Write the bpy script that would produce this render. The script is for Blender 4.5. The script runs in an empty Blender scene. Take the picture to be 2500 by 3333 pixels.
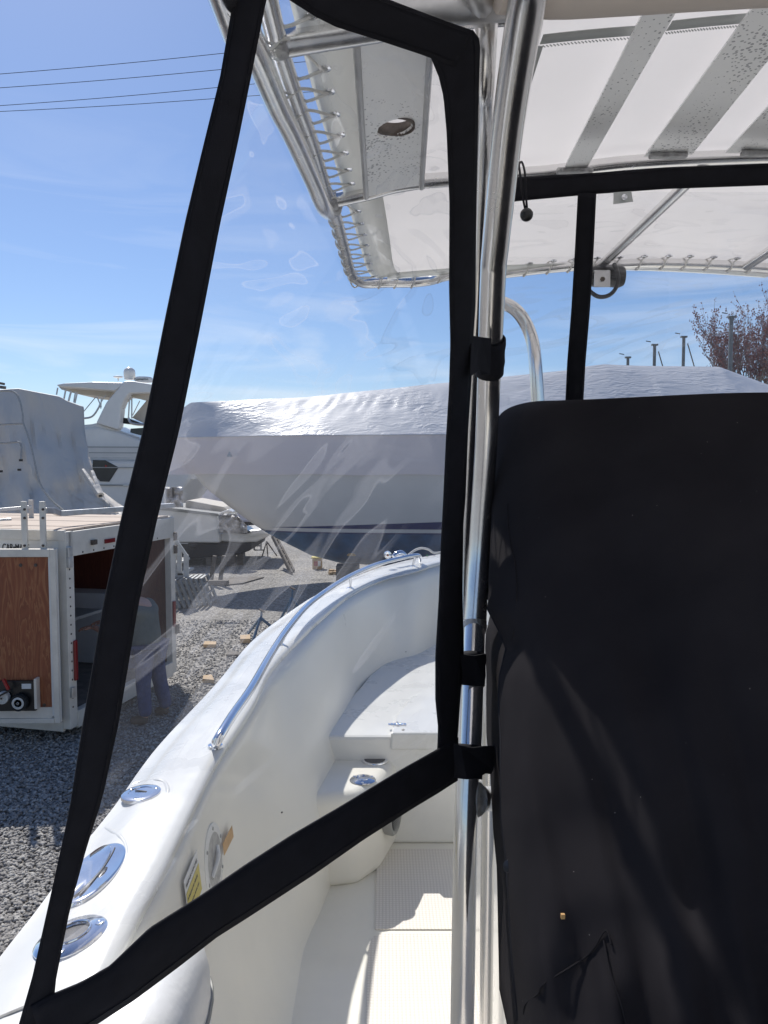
import bpy, math, random
import numpy as np
from mathutils import Vector, Matrix, noise

random.seed(7)
R = math.radians
scene = bpy.context.scene
col = scene.collection

# ------------------------------------------------------------------ camera
CAMZ = 2.7
F = 2450.0
PITCH = math.atan((1666.5 - 1515.0) / F)
cam_d = bpy.data.cameras.new('camera')
cam = bpy.data.objects.new('camera', cam_d)
col.objects.link(cam)
cam.location = (0, 0, CAMZ)
cam.rotation_euler = (R(90) - PITCH, 0, 0)
cam_d.sensor_fit = 'VERTICAL'
cam_d.sensor_height = 24.0
cam_d.sensor_width = 18.0
cam_d.lens = 24.0 * F / 3333.0
cam_d.clip_start = 0.05
cam_d.clip_end = 3000
scene.camera = cam

# ------------------------------------------------------------------ light
SUN_AZ = R(-25.5)      # to the left of straight ahead
SUN_EL = R(47)
sun_dir = Vector((math.sin(SUN_AZ) * math.cos(SUN_EL), math.cos(SUN_AZ) * math.cos(SUN_EL), math.sin(SUN_EL)))
sd = bpy.data.lights.new('sun', 'SUN')
sd.energy = 4.6
sd.angle = R(0.55)
sd.color = (1.0, 0.965, 0.91)
sun = bpy.data.objects.new('sun', sd)
col.objects.link(sun)
sun.rotation_euler = (-sun_dir).to_track_quat('-Z', 'Y').to_euler()
sun.location = (-6, 9, 12)

world = bpy.data.worlds.new('World')
scene.world = world
world.use_nodes = True
wn, wl = world.node_tree.nodes, world.node_tree.links
wn.clear()
wo = wn.new('ShaderNodeOutputWorld')
bg = wn.new('ShaderNodeBackground')
bg.inputs['Strength'].default_value = 0.105
sky = wn.new('ShaderNodeTexSky')
sky.sky_type = 'NISHITA'
sky.sun_disc = False
sky.sun_elevation = SUN_EL
sky.sun_rotation = SUN_AZ
sky.air_density = 1.0
sky.dust_density = 0.35
sky.ozone_density = 3.2
tc = wn.new('ShaderNodeTexCoord')
mp = wn.new('ShaderNodeMapping')
mp.inputs['Scale'].default_value = (1.3, 1.3, 9.0)
mp.inputs['Rotation'].default_value = (0, R(-7), 0)
nz = wn.new('ShaderNodeTexNoise')
nz.inputs['Scale'].default_value = 1.9
nz.inputs['Detail'].default_value = 9
nz.inputs['Roughness'].default_value = 0.55
nz.inputs['Distortion'].default_value = 0.9
rp = wn.new('ShaderNodeValToRGB')
rp.color_ramp.elements[0].position = 0.48
rp.color_ramp.elements[0].color = (0, 0, 0, 1)
rp.color_ramp.elements[1].position = 0.78
rp.color_ramp.elements[1].color = (0.55, 0.55, 0.55, 1)
mx = wn.new('ShaderNodeMixRGB')
mx.inputs['Color2'].default_value = (11.5, 11.0, 10.0, 1)
wl.new(tc.outputs['Generated'], mp.inputs['Vector'])
wl.new(mp.outputs['Vector'], nz.inputs['Vector'])
wl.new(nz.outputs['Fac'], rp.inputs['Fac'])
sxyz = wn.new('ShaderNodeSeparateXYZ')
wl.new(tc.outputs['Generated'], sxyz.inputs[0])
lowm = wn.new('ShaderNodeMapRange'); lowm.inputs['From Min'].default_value = 0.42; lowm.inputs['From Max'].default_value = 0.14
wl.new(sxyz.outputs[2], lowm.inputs['Value'])
cm = wn.new('ShaderNodeMath'); cm.operation = 'MULTIPLY'
wl.new(rp.outputs['Color'], cm.inputs[0]); wl.new(lowm.outputs['Result'], cm.inputs[1])
wl.new(cm.outputs[0], mx.inputs['Fac'])
wl.new(sky.outputs['Color'], mx.inputs['Color1'])
tint = wn.new('ShaderNodeMixRGB'); tint.blend_type = 'MULTIPLY'; tint.inputs['Fac'].default_value = 1.0
tint.inputs['Color2'].default_value = (0.80, 0.87, 1.01, 1)
wl.new(mx.outputs['Color'], tint.inputs['Color1'])
wl.new(tint.outputs['Color'], bg.inputs['Color'])
wl.new(bg.outputs['Background'], wo.inputs['Surface'])

scene.view_settings.view_transform = 'Standard'
scene.view_settings.look = 'None'
scene.view_settings.exposure = 0.06
scene.view_settings.gamma = 1.0
scene.view_settings.use_curve_mapping = False
try:
    scene.cycles.transparent_max_bounces = 16
    scene.cycles.max_bounces = 8
except Exception:
    pass

# ------------------------------------------------------------------ geometry helpers
cp, sp = math.cos(PITCH), math.sin(PITCH)

def ray(px, py):
    u = (px - 1250.0) / F
    v = -(py - 1666.5) / F
    d = Vector((u, cp + v * sp, -sp + v * cp))
    return d / d.y

def W(px, py, Y):
    """point of the place seen at photo pixel px,py that stands Y metres ahead"""
    d = ray(px, py)
    return Vector((d.x * Y, Y, CAMZ + d.z * Y))

def WZ(px, py, z):
    d = ray(px, py)
    t = (z - CAMZ) / d.z
    return Vector((d.x * t, t, z))

def interp(x, xs, ys):
    return float(np.interp(x, xs, ys))

def catmull(pts, n=6):
    pts = [Vector(p) for p in pts]
    if len(pts) < 3:
        return pts
    out = []
    P = [pts[0] * 2 - pts[1]] + pts + [pts[-1] * 2 - pts[-2]]
    for i in range(1, len(P) - 2):
        p0, p1, p2, p3 = P[i - 1], P[i], P[i + 1], P[i + 2]
        for k in range(n):
            t = k / n
            out.append(0.5 * ((2 * p1) + (p2 - p0) * t + (2 * p0 - 5 * p1 + 4 * p2 - p3) * t * t + (3 * p1 - p0 - 3 * p2 + p3) * t ** 3))
    out.append(pts[-1])
    return out

def resample(pts, n):
    pts = [Vector(p) for p in pts]
    L = [0]
    for a, b in zip(pts, pts[1:]):
        L.append(L[-1] + (b - a).length)
    out = []
    for k in range(n):
        s = L[-1] * k / (n - 1)
        out.append(Vector([interp(s, L, [p[j] for p in pts]) for j in range(len(pts[0]))]))
    return out

class MB:
    def __init__(self):
        self.v, self.f, self.m, self.s, self.uv = [], [], [], [], {}

    def add(self, vs, fs, mi=0, smooth=False):
        o = len(self.v)
        self.v += [tuple(p) for p in vs]
        for f in fs:
            self.f.append([i + o for i in f])
            self.m.append(mi)
            self.s.append(smooth)
        return self

    def box(self, c, s, rot=None, mi=0, taper=1.0):
        c = Vector(c)
        hx, hy, hz = s[0] / 2, s[1] / 2, s[2] / 2
        vs = []
        for z in (-hz, hz):
            k = taper if z > 0 else 1.0
            for x, y in ((-hx, -hy), (hx, -hy), (hx, hy), (-hx, hy)):
                p = Vector((x * k, y * k, z))
                if rot is not None:
                    p = rot @ p
                vs.append(c + p)
        return self.add(vs, [(3, 2, 1, 0), (4, 5, 6, 7), (0, 1, 5, 4), (1, 2, 6, 5), (2, 3, 7, 6), (3, 0, 4, 7)], mi)

    def bar(self, a, b, w, h, up=(0, 0, 1), mi=0):
        a, b = Vector(a), Vector(b)
        d = (b - a).normalized()
        up = Vector(up)
        s = d.cross(up)
        if s.length < 1e-4:
            s = d.cross(Vector((1, 0, 0)))
        s.normalize()
        u = s.cross(d)
        vs = []
        for p in (a, b):
            for i, j in ((-1, -1), (1, -1), (1, 1), (-1, 1)):
                vs.append(p + s * (i * w / 2) + u * (j * h / 2))
        return self.add(vs, [(0, 1, 2, 3), (7, 6, 5, 4), (0, 4, 5, 1), (1, 5, 6, 2), (2, 6, 7, 3), (3, 7, 4, 0)], mi)

    def tube(self, pts, r, seg=12, mi=0, cap=True, smooth_path=0, flat=1.0):
        pts = [Vector(p) for p in pts]
        rs = list(r) if isinstance(r, (list, tuple)) else None
        if smooth_path:
            if rs:
                q = catmull([Vector((*p, rr)) for p, rr in zip(pts, rs)], smooth_path)
                pts = [Vector(p[:3]) for p in q]
                rs = [p[3] for p in q]
            else:
                pts = catmull(pts, smooth_path)
        n = len(pts)
        if rs is None:
            rs = [r] * n
        t0 = (pts[1] - pts[0]).normalized()
        ref = Vector((0, 0, 1)) if abs(t0.z) < 0.9 else Vector((1, 0, 0))
        nrm = t0.cross(ref).normalized()
        vs, fs = [], []
        for i, p in enumerate(pts):
            if i == 0:
                t = t0
            elif i == n - 1:
                t = (pts[-1] - pts[-2]).normalized()
            else:
                t = (pts[i + 1] - pts[i - 1]).normalized()
            nrm = (nrm - t * nrm.dot(t))
            if nrm.length < 1e-6:
                nrm = t.orthogonal()
            nrm.normalize()
            b = t.cross(nrm)
            for k in range(seg):
                a = 2 * math.pi * k / seg
                vs.append(p + nrm * (math.cos(a) * rs[i]) + b * (math.sin(a) * rs[i] * flat))
        for i in range(n - 1):
            for k in range(seg):
                k2 = (k + 1) % seg
                fs.append((i * seg + k, i * seg + k2, (i + 1) * seg + k2, (i + 1) * seg + k))
        self.add(vs, fs, mi, True)
        if cap:
            o = len(self.v) - n * seg
            self.f.append([o + k for k in range(seg)][::-1]); self.m.append(mi); self.s.append(False)
            self.f.append([o + (n - 1) * seg + k for k in range(seg)]); self.m.append(mi); self.s.append(False)
        return self

    def lathe(self, c, prof, seg=24, rot=None, sx=1.0, sy=1.0, mi=0, smooth=True):
        """prof: list of (r, z)"""
        c = Vector(c)
        vs, fs = [], []
        n = len(prof)
        for r_, z in prof:
            for k in range(seg):
                a = 2 * math.pi * k / seg
                p = Vector((math.cos(a) * r_ * sx, math.sin(a) * r_ * sy, z))
                if rot is not None:
                    p = rot @ p
                vs.append(c + p)
        for i in range(n - 1):
            for k in range(seg):
                k2 = (k + 1) % seg
                fs.append((i * seg + k, i * seg + k2, (i + 1) * seg + k2, (i + 1) * seg + k))
        if prof[0][0] > 1e-5:
            fs.append(tuple(range(seg))[::-1])
        if prof[-1][0] > 1e-5:
            fs.append(tuple((n - 1) * seg + k for k in range(seg)))
        return self.add(vs, fs, mi, smooth)

    def grid(self, rows, mi=0, smooth=True, uv=False, flip=False):
        nr, nc = len(rows), len(rows[0])
        o = len(self.v)
        vs = [p for r_ in rows for p in r_]
        fs = []
        for i in range(nr - 1):
            for j in range(nc - 1):
                f = (i * nc + j, i * nc + j + 1, (i + 1) * nc + j + 1, (i + 1) * nc + j)
                fs.append(f[::-1] if flip else f)
        self.add(vs, fs, mi, smooth)
        if uv:
            for i in range(nr):
                for j in range(nc):
                    self.uv[o + i * nc + j] = (j / (nc - 1), i / (nr - 1))
        return self

    def prism(self, pts, vec, mi=0):
        """closed outline pts swept along vec"""
        pts = [Vector(p) for p in pts]
        vec = Vector(vec)
        n = len(pts)
        vs = pts + [p + vec for p in pts]
        fs = [tuple(range(n))[::-1], tuple(range(n, 2 * n))]
        for i in range(n):
            j = (i + 1) % n
            fs.append((i, j, n + j, n + i))
        return self.add(vs, fs, mi)

    def build(self, name, mats, parent=None, kind=None, thick=0, bevel=0, sub=0):
        me = bpy.data.meshes.new(name)
        me.from_pydata(self.v, [], self.f)
        if not isinstance(mats, (list, tuple)):
            mats = [mats]
        for m in mats:
            me.materials.append(m)
        me.polygons.foreach_set('material_index', self.m)
        me.polygons.foreach_set('use_smooth', self.s)
        if self.uv:
            uvl = me.uv_layers.new(name='UVMap')
            for lp in me.loops:
                uvl.data[lp.index].uv = self.uv.get(lp.vertex_index, (0, 0))
        me.update()
        if any(self.s) and len(self.f) < 20000:
            me.set_sharp_from_angle(angle=R(42))
        o = bpy.data.objects.new(name, me)
        col.objects.link(o)
        if parent is not None:
            o.parent = parent
            o.matrix_parent_inverse = parent.matrix_basis.inverted()
        if kind:
            o['kind'] = kind
        if thick:
            md = o.modifiers.new('thickness', 'SOLIDIFY'); md.thickness = thick; md.offset = 0
        if bevel:
            md = o.modifiers.new('bevel', 'BEVEL'); md.width = bevel; md.segments = 2; md.limit_method = 'ANGLE'
        if sub:
            md = o.modifiers.new('sub', 'SUBSURF'); md.levels = sub; md.render_levels = sub
        return o

def tag(o, label, cat, group=None):
    o['label'] = label
    o['category'] = cat
    if group:
        o['group'] = group
    return o

def thing(name, loc, label, cat, group=None):
    o = bpy.data.objects.new(name, None)
    o.empty_display_size = 0.1
    o.location = loc
    col.objects.link(o)
    return tag(o, label, cat, group)

def copy_tree(o, parent=None, offset=None, inv=None):
    c = o.copy()
    col.objects.link(c)
    if parent is not None:
        inv0 = o.matrix_parent_inverse.copy()
        c.parent = parent
        c.matrix_parent_inverse = inv0
    for ch in o.children:
        copy_tree(ch, c)
    return c

_fc = {}
def text_mesh(name, body, size, mat, mw, parent=None, ext=0.0006, align='LEFT', sx=1.0):
    cu = bpy.data.curves.new(name, 'FONT')
    cu.body = body
    cu.size = size
    cu.extrude = ext
    cu.align_x = align
    t = bpy.data.objects.new(name + '_tmp', cu)
    col.objects.link(t)
    dg = bpy.context.evaluated_depsgraph_get()
    dg.update()
    me = bpy.data.meshes.new_from_object(t.evaluated_get(dg))
    bpy.data.objects.remove(t)
    me.transform(mw @ Matrix.Diagonal((sx, 1, 1, 1)))
    me.materials.clear()
    me.materials.append(mat)
    o = bpy.data.objects.new(name, me)
    col.objects.link(o)
    if parent is not None:
        o.parent = parent
        o.matrix_parent_inverse = parent.matrix_basis.inverted()
    return o

def frame(origin, xd, yd):
    xd = Vector(xd).normalized()
    yd = Vector(yd)
    zd = xd.cross(yd).normalized()
    yd = zd.cross(xd).normalized()
    m = Matrix((xd, yd, zd)).transposed().to_4x4()
    m.translation = Vector(origin)
    return m

# ------------------------------------------------------------------ materials
def mat(name, base=(0.8, 0.8, 0.8), rough=0.5, metal=0.0, noise_amt=0.0, noise_scale=5.0, bump=0.0, bump_scale=40.0,
        coat=0.0, stretch=None, spec=0.5, bump_dist=0.01, sheen=0.0, rough_var=0.0, dark=None):
    m = bpy.data.materials.new(name)
    m.use_nodes = True
    nt = m.node_tree
    b = nt.nodes['Principled BSDF']
    b.inputs['Base Color'].default_value = (*base, 1)
    b.inputs['Roughness'].default_value = rough
    b.inputs['Metallic'].default_value = metal
    b.inputs['Coat Weight'].default_value = coat
    b.inputs['Coat Roughness'].default_value = 0.06
    b.inputs['Specular IOR Level'].default_value = spec
    b.inputs['Sheen Weight'].default_value = sheen
    tcn = nt.nodes.new('ShaderNodeTexCoord')
    mpn = nt.nodes.new('ShaderNodeMapping')
    if stretch:
        mpn.inputs['Scale'].default_value = stretch
    nt.links.new(tcn.outputs['Object'], mpn.inputs['Vector'])
    if noise_amt > 0 or rough_var > 0:
        n = nt.nodes.new('ShaderNodeTexNoise')
        n.inputs['Scale'].default_value = noise_scale
        n.inputs['Detail'].default_value = 6
        n.inputs['Roughness'].default_value = 0.6
        nt.links.new(mpn.outputs['Vector'], n.inputs['Vector'])
        if noise_amt > 0:
            r_ = nt.nodes.new('ShaderNodeValToRGB')
            lo = dark if dark else tuple(max(0, c * (1 - noise_amt)) for c in base)
            hi = tuple(min(1, c * (1 + noise_amt * 0.6)) for c in base)
            r_.color_ramp.elements[0].position = 0.32
            r_.color_ramp.elements[0].color = (*lo, 1)
            r_.color_ramp.elements[1].position = 0.68
            r_.color_ramp.elements[1].color = (*hi, 1)
            nt.links.new(n.outputs['Fac'], r_.inputs['Fac'])
            nt.links.new(r_.outputs['Color'], b.inputs['Base Color'])
        if rough_var > 0:
            mr = nt.nodes.new('ShaderNodeMapRange')
            mr.inputs['From Min'].default_value = 0.3
            mr.inputs['From Max'].default_value = 0.7
            mr.inputs['To Min'].default_value = max(0.02, rough - rough_var)
            mr.inputs['To Max'].default_value = rough + rough_var
            nt.links.new(n.outputs['Fac'], mr.inputs['Value'])
            nt.links.new(mr.outputs['Result'], b.inputs['Roughness'])
    if bump > 0:
        n2 = nt.nodes.new('ShaderNodeTexNoise')
        n2.inputs['Scale'].default_value = bump_scale
        n2.inputs['Detail'].default_value = 5
        nt.links.new(mpn.outputs['Vector'], n2.inputs['Vector'])
        bp = nt.nodes.new('ShaderNodeBump')
        bp.inputs['Strength'].default_value = bump
        bp.inputs['Distance'].default_value = bump_dist
        nt.links.new(n2.outputs['Fac'], bp.inputs['Height'])
        nt.links.new(bp.outputs['Normal'], b.inputs['Normal'])
    return m

M = {}
M['gel'] = mat('white_gelcoat', (0.71, 0.705, 0.67), 0.30, noise_amt=0.06, noise_scale=5.5, bump=0.06, bump_scale=14, coat=0.35, rough_var=0.08)
M['liner'] = mat('cream_liner_gelcoat', (0.82, 0.79, 0.70), 0.36, noise_amt=0.06, noise_scale=2.5, bump=0.05, bump_scale=6, coat=0.2, rough_var=0.1)
M['alu'] = mat('anodised_aluminium', (0.80, 0.79, 0.78), 0.24, 1.0, noise_amt=0.05, noise_scale=9, bump=0.02, bump_scale=220, rough_var=0.05)
M['alu_dull'] = mat('weathered_aluminium', (0.62, 0.62, 0.62), 0.42, 1.0, noise_amt=0.12, noise_scale=14, bump=0.05, bump_scale=90, rough_var=0.12)
M['alu_bright'] = mat('bright_aluminium', (0.80, 0.79, 0.78), 0.18, 0.92, noise_amt=0.05, noise_scale=9, bump=0.02, bump_scale=200, rough_var=0.05)
M['frame_metal'] = mat('dull_frame_aluminium', (0.42, 0.42, 0.41), 0.4, 0.5, noise_amt=0.15, noise_scale=9)
M['satin'] = mat('satin_aluminium', (0.72, 0.72, 0.72), 0.35, 0.45, noise_amt=0.05, noise_scale=9)
M['weld'] = mat('weld_bead', (0.45, 0.45, 0.45), 0.5, 1.0, noise_amt=0.3, noise_scale=60, bump=0.6, bump_scale=120)
M['steel'] = mat('polished_steel', (0.82, 0.83, 0.86), 0.09, 1.0, noise_amt=0.03, noise_scale=20, bump=0.008, bump_scale=60, rough_var=0.03)
M['hole'] = mat('dark_bore', (0.03, 0.03, 0.035), 0.35, 0.4)
M['black_fab'] = mat('black_acrylic_fabric', (0.011, 0.011, 0.015), 0.8, noise_amt=0.25, noise_scale=30, bump=0.25, bump_scale=600, bump_dist=0.001, spec=0.2)
M['black_plastic'] = mat('black_plastic', (0.015, 0.015, 0.016), 0.3, noise_amt=0.1)
M['cord'] = mat('white_lacing_cord', (0.75, 0.74, 0.70), 0.7, noise_amt=0.1, noise_scale=90, bump=0.4, bump_scale=500, bump_dist=0.002)
M['cushion'] = mat('white_vinyl_cushion', (0.78, 0.78, 0.77), 0.38, noise_amt=0.04, bump=0.1, bump_scale=60)
M['seam'] = mat('grey_caulk_seam', (0.42, 0.41, 0.38), 0.6, noise_amt=0.3, noise_scale=60)
M['grey_tape'] = mat('grey_seam_tape', (0.50, 0.52, 0.51), 0.6, noise_amt=0.1)
M['yacht'] = mat('white_yacht_hull', (0.76, 0.74, 0.71), 0.3, noise_amt=0.06, noise_scale=1.2, coat=0.2)
M['navy'] = mat('navy_stripe', (0.015, 0.03, 0.14), 0.3, noise_amt=0.1)
M['antifoul'] = mat('blue_antifouling', (0.03, 0.11, 0.23), 0.65, noise_amt=0.35, noise_scale=3)
M['black_af'] = mat('black_antifouling', (0.012, 0.014, 0.018), 0.7, noise_amt=0.3, noise_scale=3)
M['cruiser'] = mat('cruiser_gelcoat', (0.80, 0.78, 0.73), 0.3, noise_amt=0.05, noise_scale=2, coat=0.2)
M['cruiser_cream'] = mat('cream_vinyl_top', (0.62, 0.56, 0.47), 0.6, noise_amt=0.06)
M['smoke'] = mat('smoked_window', (0.035, 0.04, 0.045), 0.12, noise_amt=0.2)
M['trail_white'] = mat('white_trailer_paint', (0.78, 0.75, 0.69), 0.4, noise_amt=0.04, noise_scale=4, bump=0.03, bump_scale=12, dark=(0.70, 0.67, 0.61))
M['trail_trim'] = mat('white_aluminium_trim', (0.78, 0.73, 0.64), 0.38, 0.1, noise_amt=0.05, noise_scale=5, dark=(0.66, 0.61, 0.53))
M['red_lens'] = mat('red_lamp_lens', (0.22, 0.01, 0.012), 0.2, noise_amt=0.15)
M['black_paint'] = mat('black_lettering', (0.01, 0.01, 0.01), 0.5)
M['rust'] = mat('rusty_steel', (0.13, 0.10, 0.08), 0.7, 0.3, noise_amt=0.5, noise_scale=30)
M['pine'] = mat('raw_pine', (0.50, 0.34, 0.18), 0.7, noise_amt=0.25, noise_scale=6, stretch=(1, 8, 1))
M['grey_wood'] = mat('weathered_grey_wood', (0.16, 0.14, 0.12), 0.8, noise_amt=0.4, noise_scale=8, stretch=(1, 1, 5), bump=0.3, bump_scale=30)
M['white_paint'] = mat('white_painted_steps', (0.66, 0.65, 0.61), 0.5, noise_amt=0.15, noise_scale=6)
M['blue_paint'] = mat('blue_stand_paint', (0.02, 0.10, 0.20), 0.45, noise_amt=0.4, noise_scale=15)
M['cabinet'] = mat('white_cabinet', (0.60, 0.61, 0.63), 0.5, noise_amt=0.06)
M['tyre'] = mat('black_tyre', (0.015, 0.015, 0.015), 0.75, noise_amt=0.2)
M['denim'] = mat('blue_denim', (0.045, 0.065, 0.16), 0.85, noise_amt=0.3, noise_scale=18, bump=0.3, bump_scale=120)
M['shirt'] = mat('grey_green_sweatshirt', (0.10, 0.12, 0.115), 0.9, noise_amt=0.15, noise_scale=10, bump=0.3, bump_scale=60)
M['skin'] = mat('skin', (0.45, 0.25, 0.18), 0.5, noise_amt=0.08)
M['hair'] = mat('brown_hair', (0.05, 0.03, 0.02), 0.7, noise_amt=0.4, noise_scale=80)
M['shoe'] = mat('brown_boot', (0.10, 0.07, 0.05), 0.7, noise_amt=0.3)
M['mast'] = mat('grey_mast_aluminium', (0.20, 0.20, 0.19), 0.45, 0.4, noise_amt=0.1)
M['wire'] = mat('dark_wire', (0.03, 0.03, 0.03), 0.6)
M['yellow'] = mat('yellow_plate', (0.62, 0.50, 0.06), 0.45, noise_amt=0.1)
M['white_print'] = mat('white_print', (0.72, 0.72, 0.70), 0.45)
M['tan_label'] = mat('tan_label', (0.55, 0.32, 0.12), 0.55, noise_amt=0.2, noise_scale=40)
M['grille'] = mat('grey_speaker_plastic', (0.30, 0.30, 0.28), 0.45, noise_amt=0.1)
M['rope'] = mat('white_rope', (0.66, 0.64, 0.60), 0.75, noise_amt=0.15, noise_scale=80, bump=0.5, bump_scale=250, bump_dist=0.003)
M['green_mark'] = mat('green_mark', (0.03, 0.22, 0.10), 0.6)
M['twig'] = mat('bare_twigs', (0.22, 0.17, 0.145), 0.85, noise_amt=0.3)
M['bud'] = mat('red_buds', (0.30, 0.13, 0.11), 0.8, noise_amt=0.4, noise_scale=3)
M['roof_wood'] = mat('plywood_roof', (0.46, 0.36, 0.28), 0.7, noise_amt=0.2, noise_scale=3, stretch=(1, 6, 1))
M['poly'] = mat('wrinkled_clear_poly', (0.62, 0.60, 0.58), 0.35, noise_amt=0.3, noise_scale=4, bump=0.9, bump_scale=5, bump_dist=0.1)
M['red_plastic'] = mat('red_plastic', (0.35, 0.02, 0.02), 0.4, noise_amt=0.1)
M['copper'] = mat('bronze_prop', (0.35, 0.14, 0.07), 0.4, 0.7, noise_amt=0.2)

def nodes_of(name):
    m = bpy.data.materials.new(name)
    m.use_nodes = True
    nt = m.node_tree
    return m, nt, nt.nodes, nt.links

def ramp(ns, stops):
    r_ = ns.new('ShaderNodeValToRGB')
    e = r_.color_ramp.elements
    while len(e) < len(stops):
        e.new(0.5)
    for i, (p, c) in enumerate(stops):
        e[i].position = p
        e[i].color = (*c, 1) if len(c) == 3 else c
    return r_

# canvas that lets light through
def canvas_mat(name, colr, tr, sheer=0.0):
    m, nt, ns, ls = nodes_of(name)
    b = ns['Principled BSDF']
    b.inputs['Base Color'].default_value = (*colr, 1)
    b.inputs['Roughness'].default_value = 0.55
    t = ns.new('ShaderNodeBsdfTranslucent')
    t.inputs['Color'].default_value = (*[min(1, c * 1.02) for c in colr], 1)
    mixs = ns.new('ShaderNodeMixShader')
    mixs.inputs['Fac'].default_value = tr
    ls.new(b.outputs[0], mixs.inputs[1])
    ls.new(t.outputs[0], mixs.inputs[2])
    tcn = ns.new('ShaderNodeTexCoord')
    n = ns.new('ShaderNodeTexNoise'); n.inputs['Scale'].default_value = 2.2; n.inputs['Detail'].default_value = 5
    ls.new(tcn.outputs['Object'], n.inputs['Vector'])
    r_ = ramp(ns, [(0.3, tuple(c * 0.95 for c in colr)), (0.7, colr)])
    ls.new(n.outputs['Fac'], r_.inputs['Fac'])
    ls.new(r_.outputs['Color'], b.inputs['Base Color'])
    ls.new(r_.outputs['Color'], t.inputs['Color'])
    n2 = ns.new('ShaderNodeTexNoise'); n2.inputs['Scale'].default_value = 3.0; n2.inputs['Detail'].default_value = 3
    mpn = ns.new('ShaderNodeMapping'); mpn.inputs['Scale'].default_value = (4, 1, 1); mpn.inputs['Rotation'].default_value = (0, 0, 0.5)
    ls.new(tcn.outputs['Object'], mpn.inputs['Vector']); ls.new(mpn.outputs['Vector'], n2.inputs['Vector'])
    bp = ns.new('ShaderNodeBump'); bp.inputs['Strength'].default_value = 0.25; bp.inputs['Distance'].default_value = 0.02
    ls.new(n2.outputs['Fac'], bp.inputs['Height']); ls.new(bp.outputs['Normal'], b.inputs['Normal'])
    out = ns['Material Output']
    ls.new(mixs.outputs[0], out.inputs['Surface'])
    return m
M['canvas'] = canvas_mat('white_canvas', (0.93, 0.905, 0.88), 0.66)
M['canvas_hem'] = canvas_mat('grey_canvas_hem', (0.88, 0.89, 0.87), 0.62)
M['sleeve'] = canvas_mat('cream_canvas_sleeve', (0.74, 0.68, 0.62), 0.25)

# shrink wrap
def wrap_mat(name, colr, bump, sc, stretch, rough=0.28, tr=0.18):
    m, nt, ns, ls = nodes_of(name)
    b = ns['Principled BSDF']
    b.inputs['Base Color'].default_value = (*colr, 1)
    b.inputs['Roughness'].default_value = rough
    b.inputs['Specular IOR Level'].default_value = 0.6
    t = ns.new('ShaderNodeBsdfTranslucent'); t.inputs['Color'].default_value = (*colr, 1)
    mixs = ns.new('ShaderNodeMixShader'); mixs.inputs['Fac'].default_value = tr
    ls.new(b.outputs[0], mixs.inputs[1]); ls.new(t.outputs[0], mixs.inputs[2])
    tcn = ns.new('ShaderNodeTexCoord')
    mpn = ns.new('ShaderNodeMapping'); mpn.inputs['Scale'].default_value = stretch; mpn.inputs['Rotation'].default_value = (0.0, 0.5, 0.2)
    ls.new(tcn.outputs['Object'], mpn.inputs['Vector'])
    n = ns.new('ShaderNodeTexNoise'); n.inputs['Scale'].default_value = sc; n.inputs['Detail'].default_value = 7; n.inputs['Distortion'].default_value = 1.2
    ls.new(mpn.outputs['Vector'], n.inputs['Vector'])
    n3 = ns.new('ShaderNodeTexNoise'); n3.inputs['Scale'].default_value = 0.55; n3.inputs['Detail'].default_value = 2
    ls.new(tcn.outputs['Object'], n3.inputs['Vector'])
    r3 = ramp(ns, [(0.42, (0.12, 0.12, 0.12)), (0.62, (1, 1, 1))])
    ls.new(n3.outputs['Fac'], r3.inputs['Fac'])
    mm = ns.new('ShaderNodeMath'); mm.operation = 'MULTIPLY'
    ls.new(n.outputs['Fac'], mm.inputs[0]); ls.new(r3.outputs['Color'], mm.inputs[1])
    bp = ns.new('ShaderNodeBump'); bp.inputs['Strength'].default_value = bump; bp.inputs['Distance'].default_value = 0.12
    ls.new(mm.outputs[0], bp.inputs['Height'])
    ls.new(bp.outputs['Normal'], b.inputs['Normal']); ls.new(bp.outputs['Normal'], t.inputs['Normal'])
    ls.new(mixs.outputs[0], ns['Material Output'].inputs['Surface'])
    return m
M['wrap'] = wrap_mat('white_shrink_wrap', (0.84, 0.83, 0.83), 0.30, 5.0, (0.5, 1.5, 1.5), rough=0.36)
M['wrap_apron'] = wrap_mat('shaded_wrap_skirt', (0.90, 0.84, 0.86), 0.12, 0.8, (0.3, 1, 2), tr=0.1)
M['tarp'] = wrap_mat('old_white_tarp', (0.74, 0.68, 0.60), 0.9, 1.6, (1, 1, 0.35), rough=0.5, tr=0.12)

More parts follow.
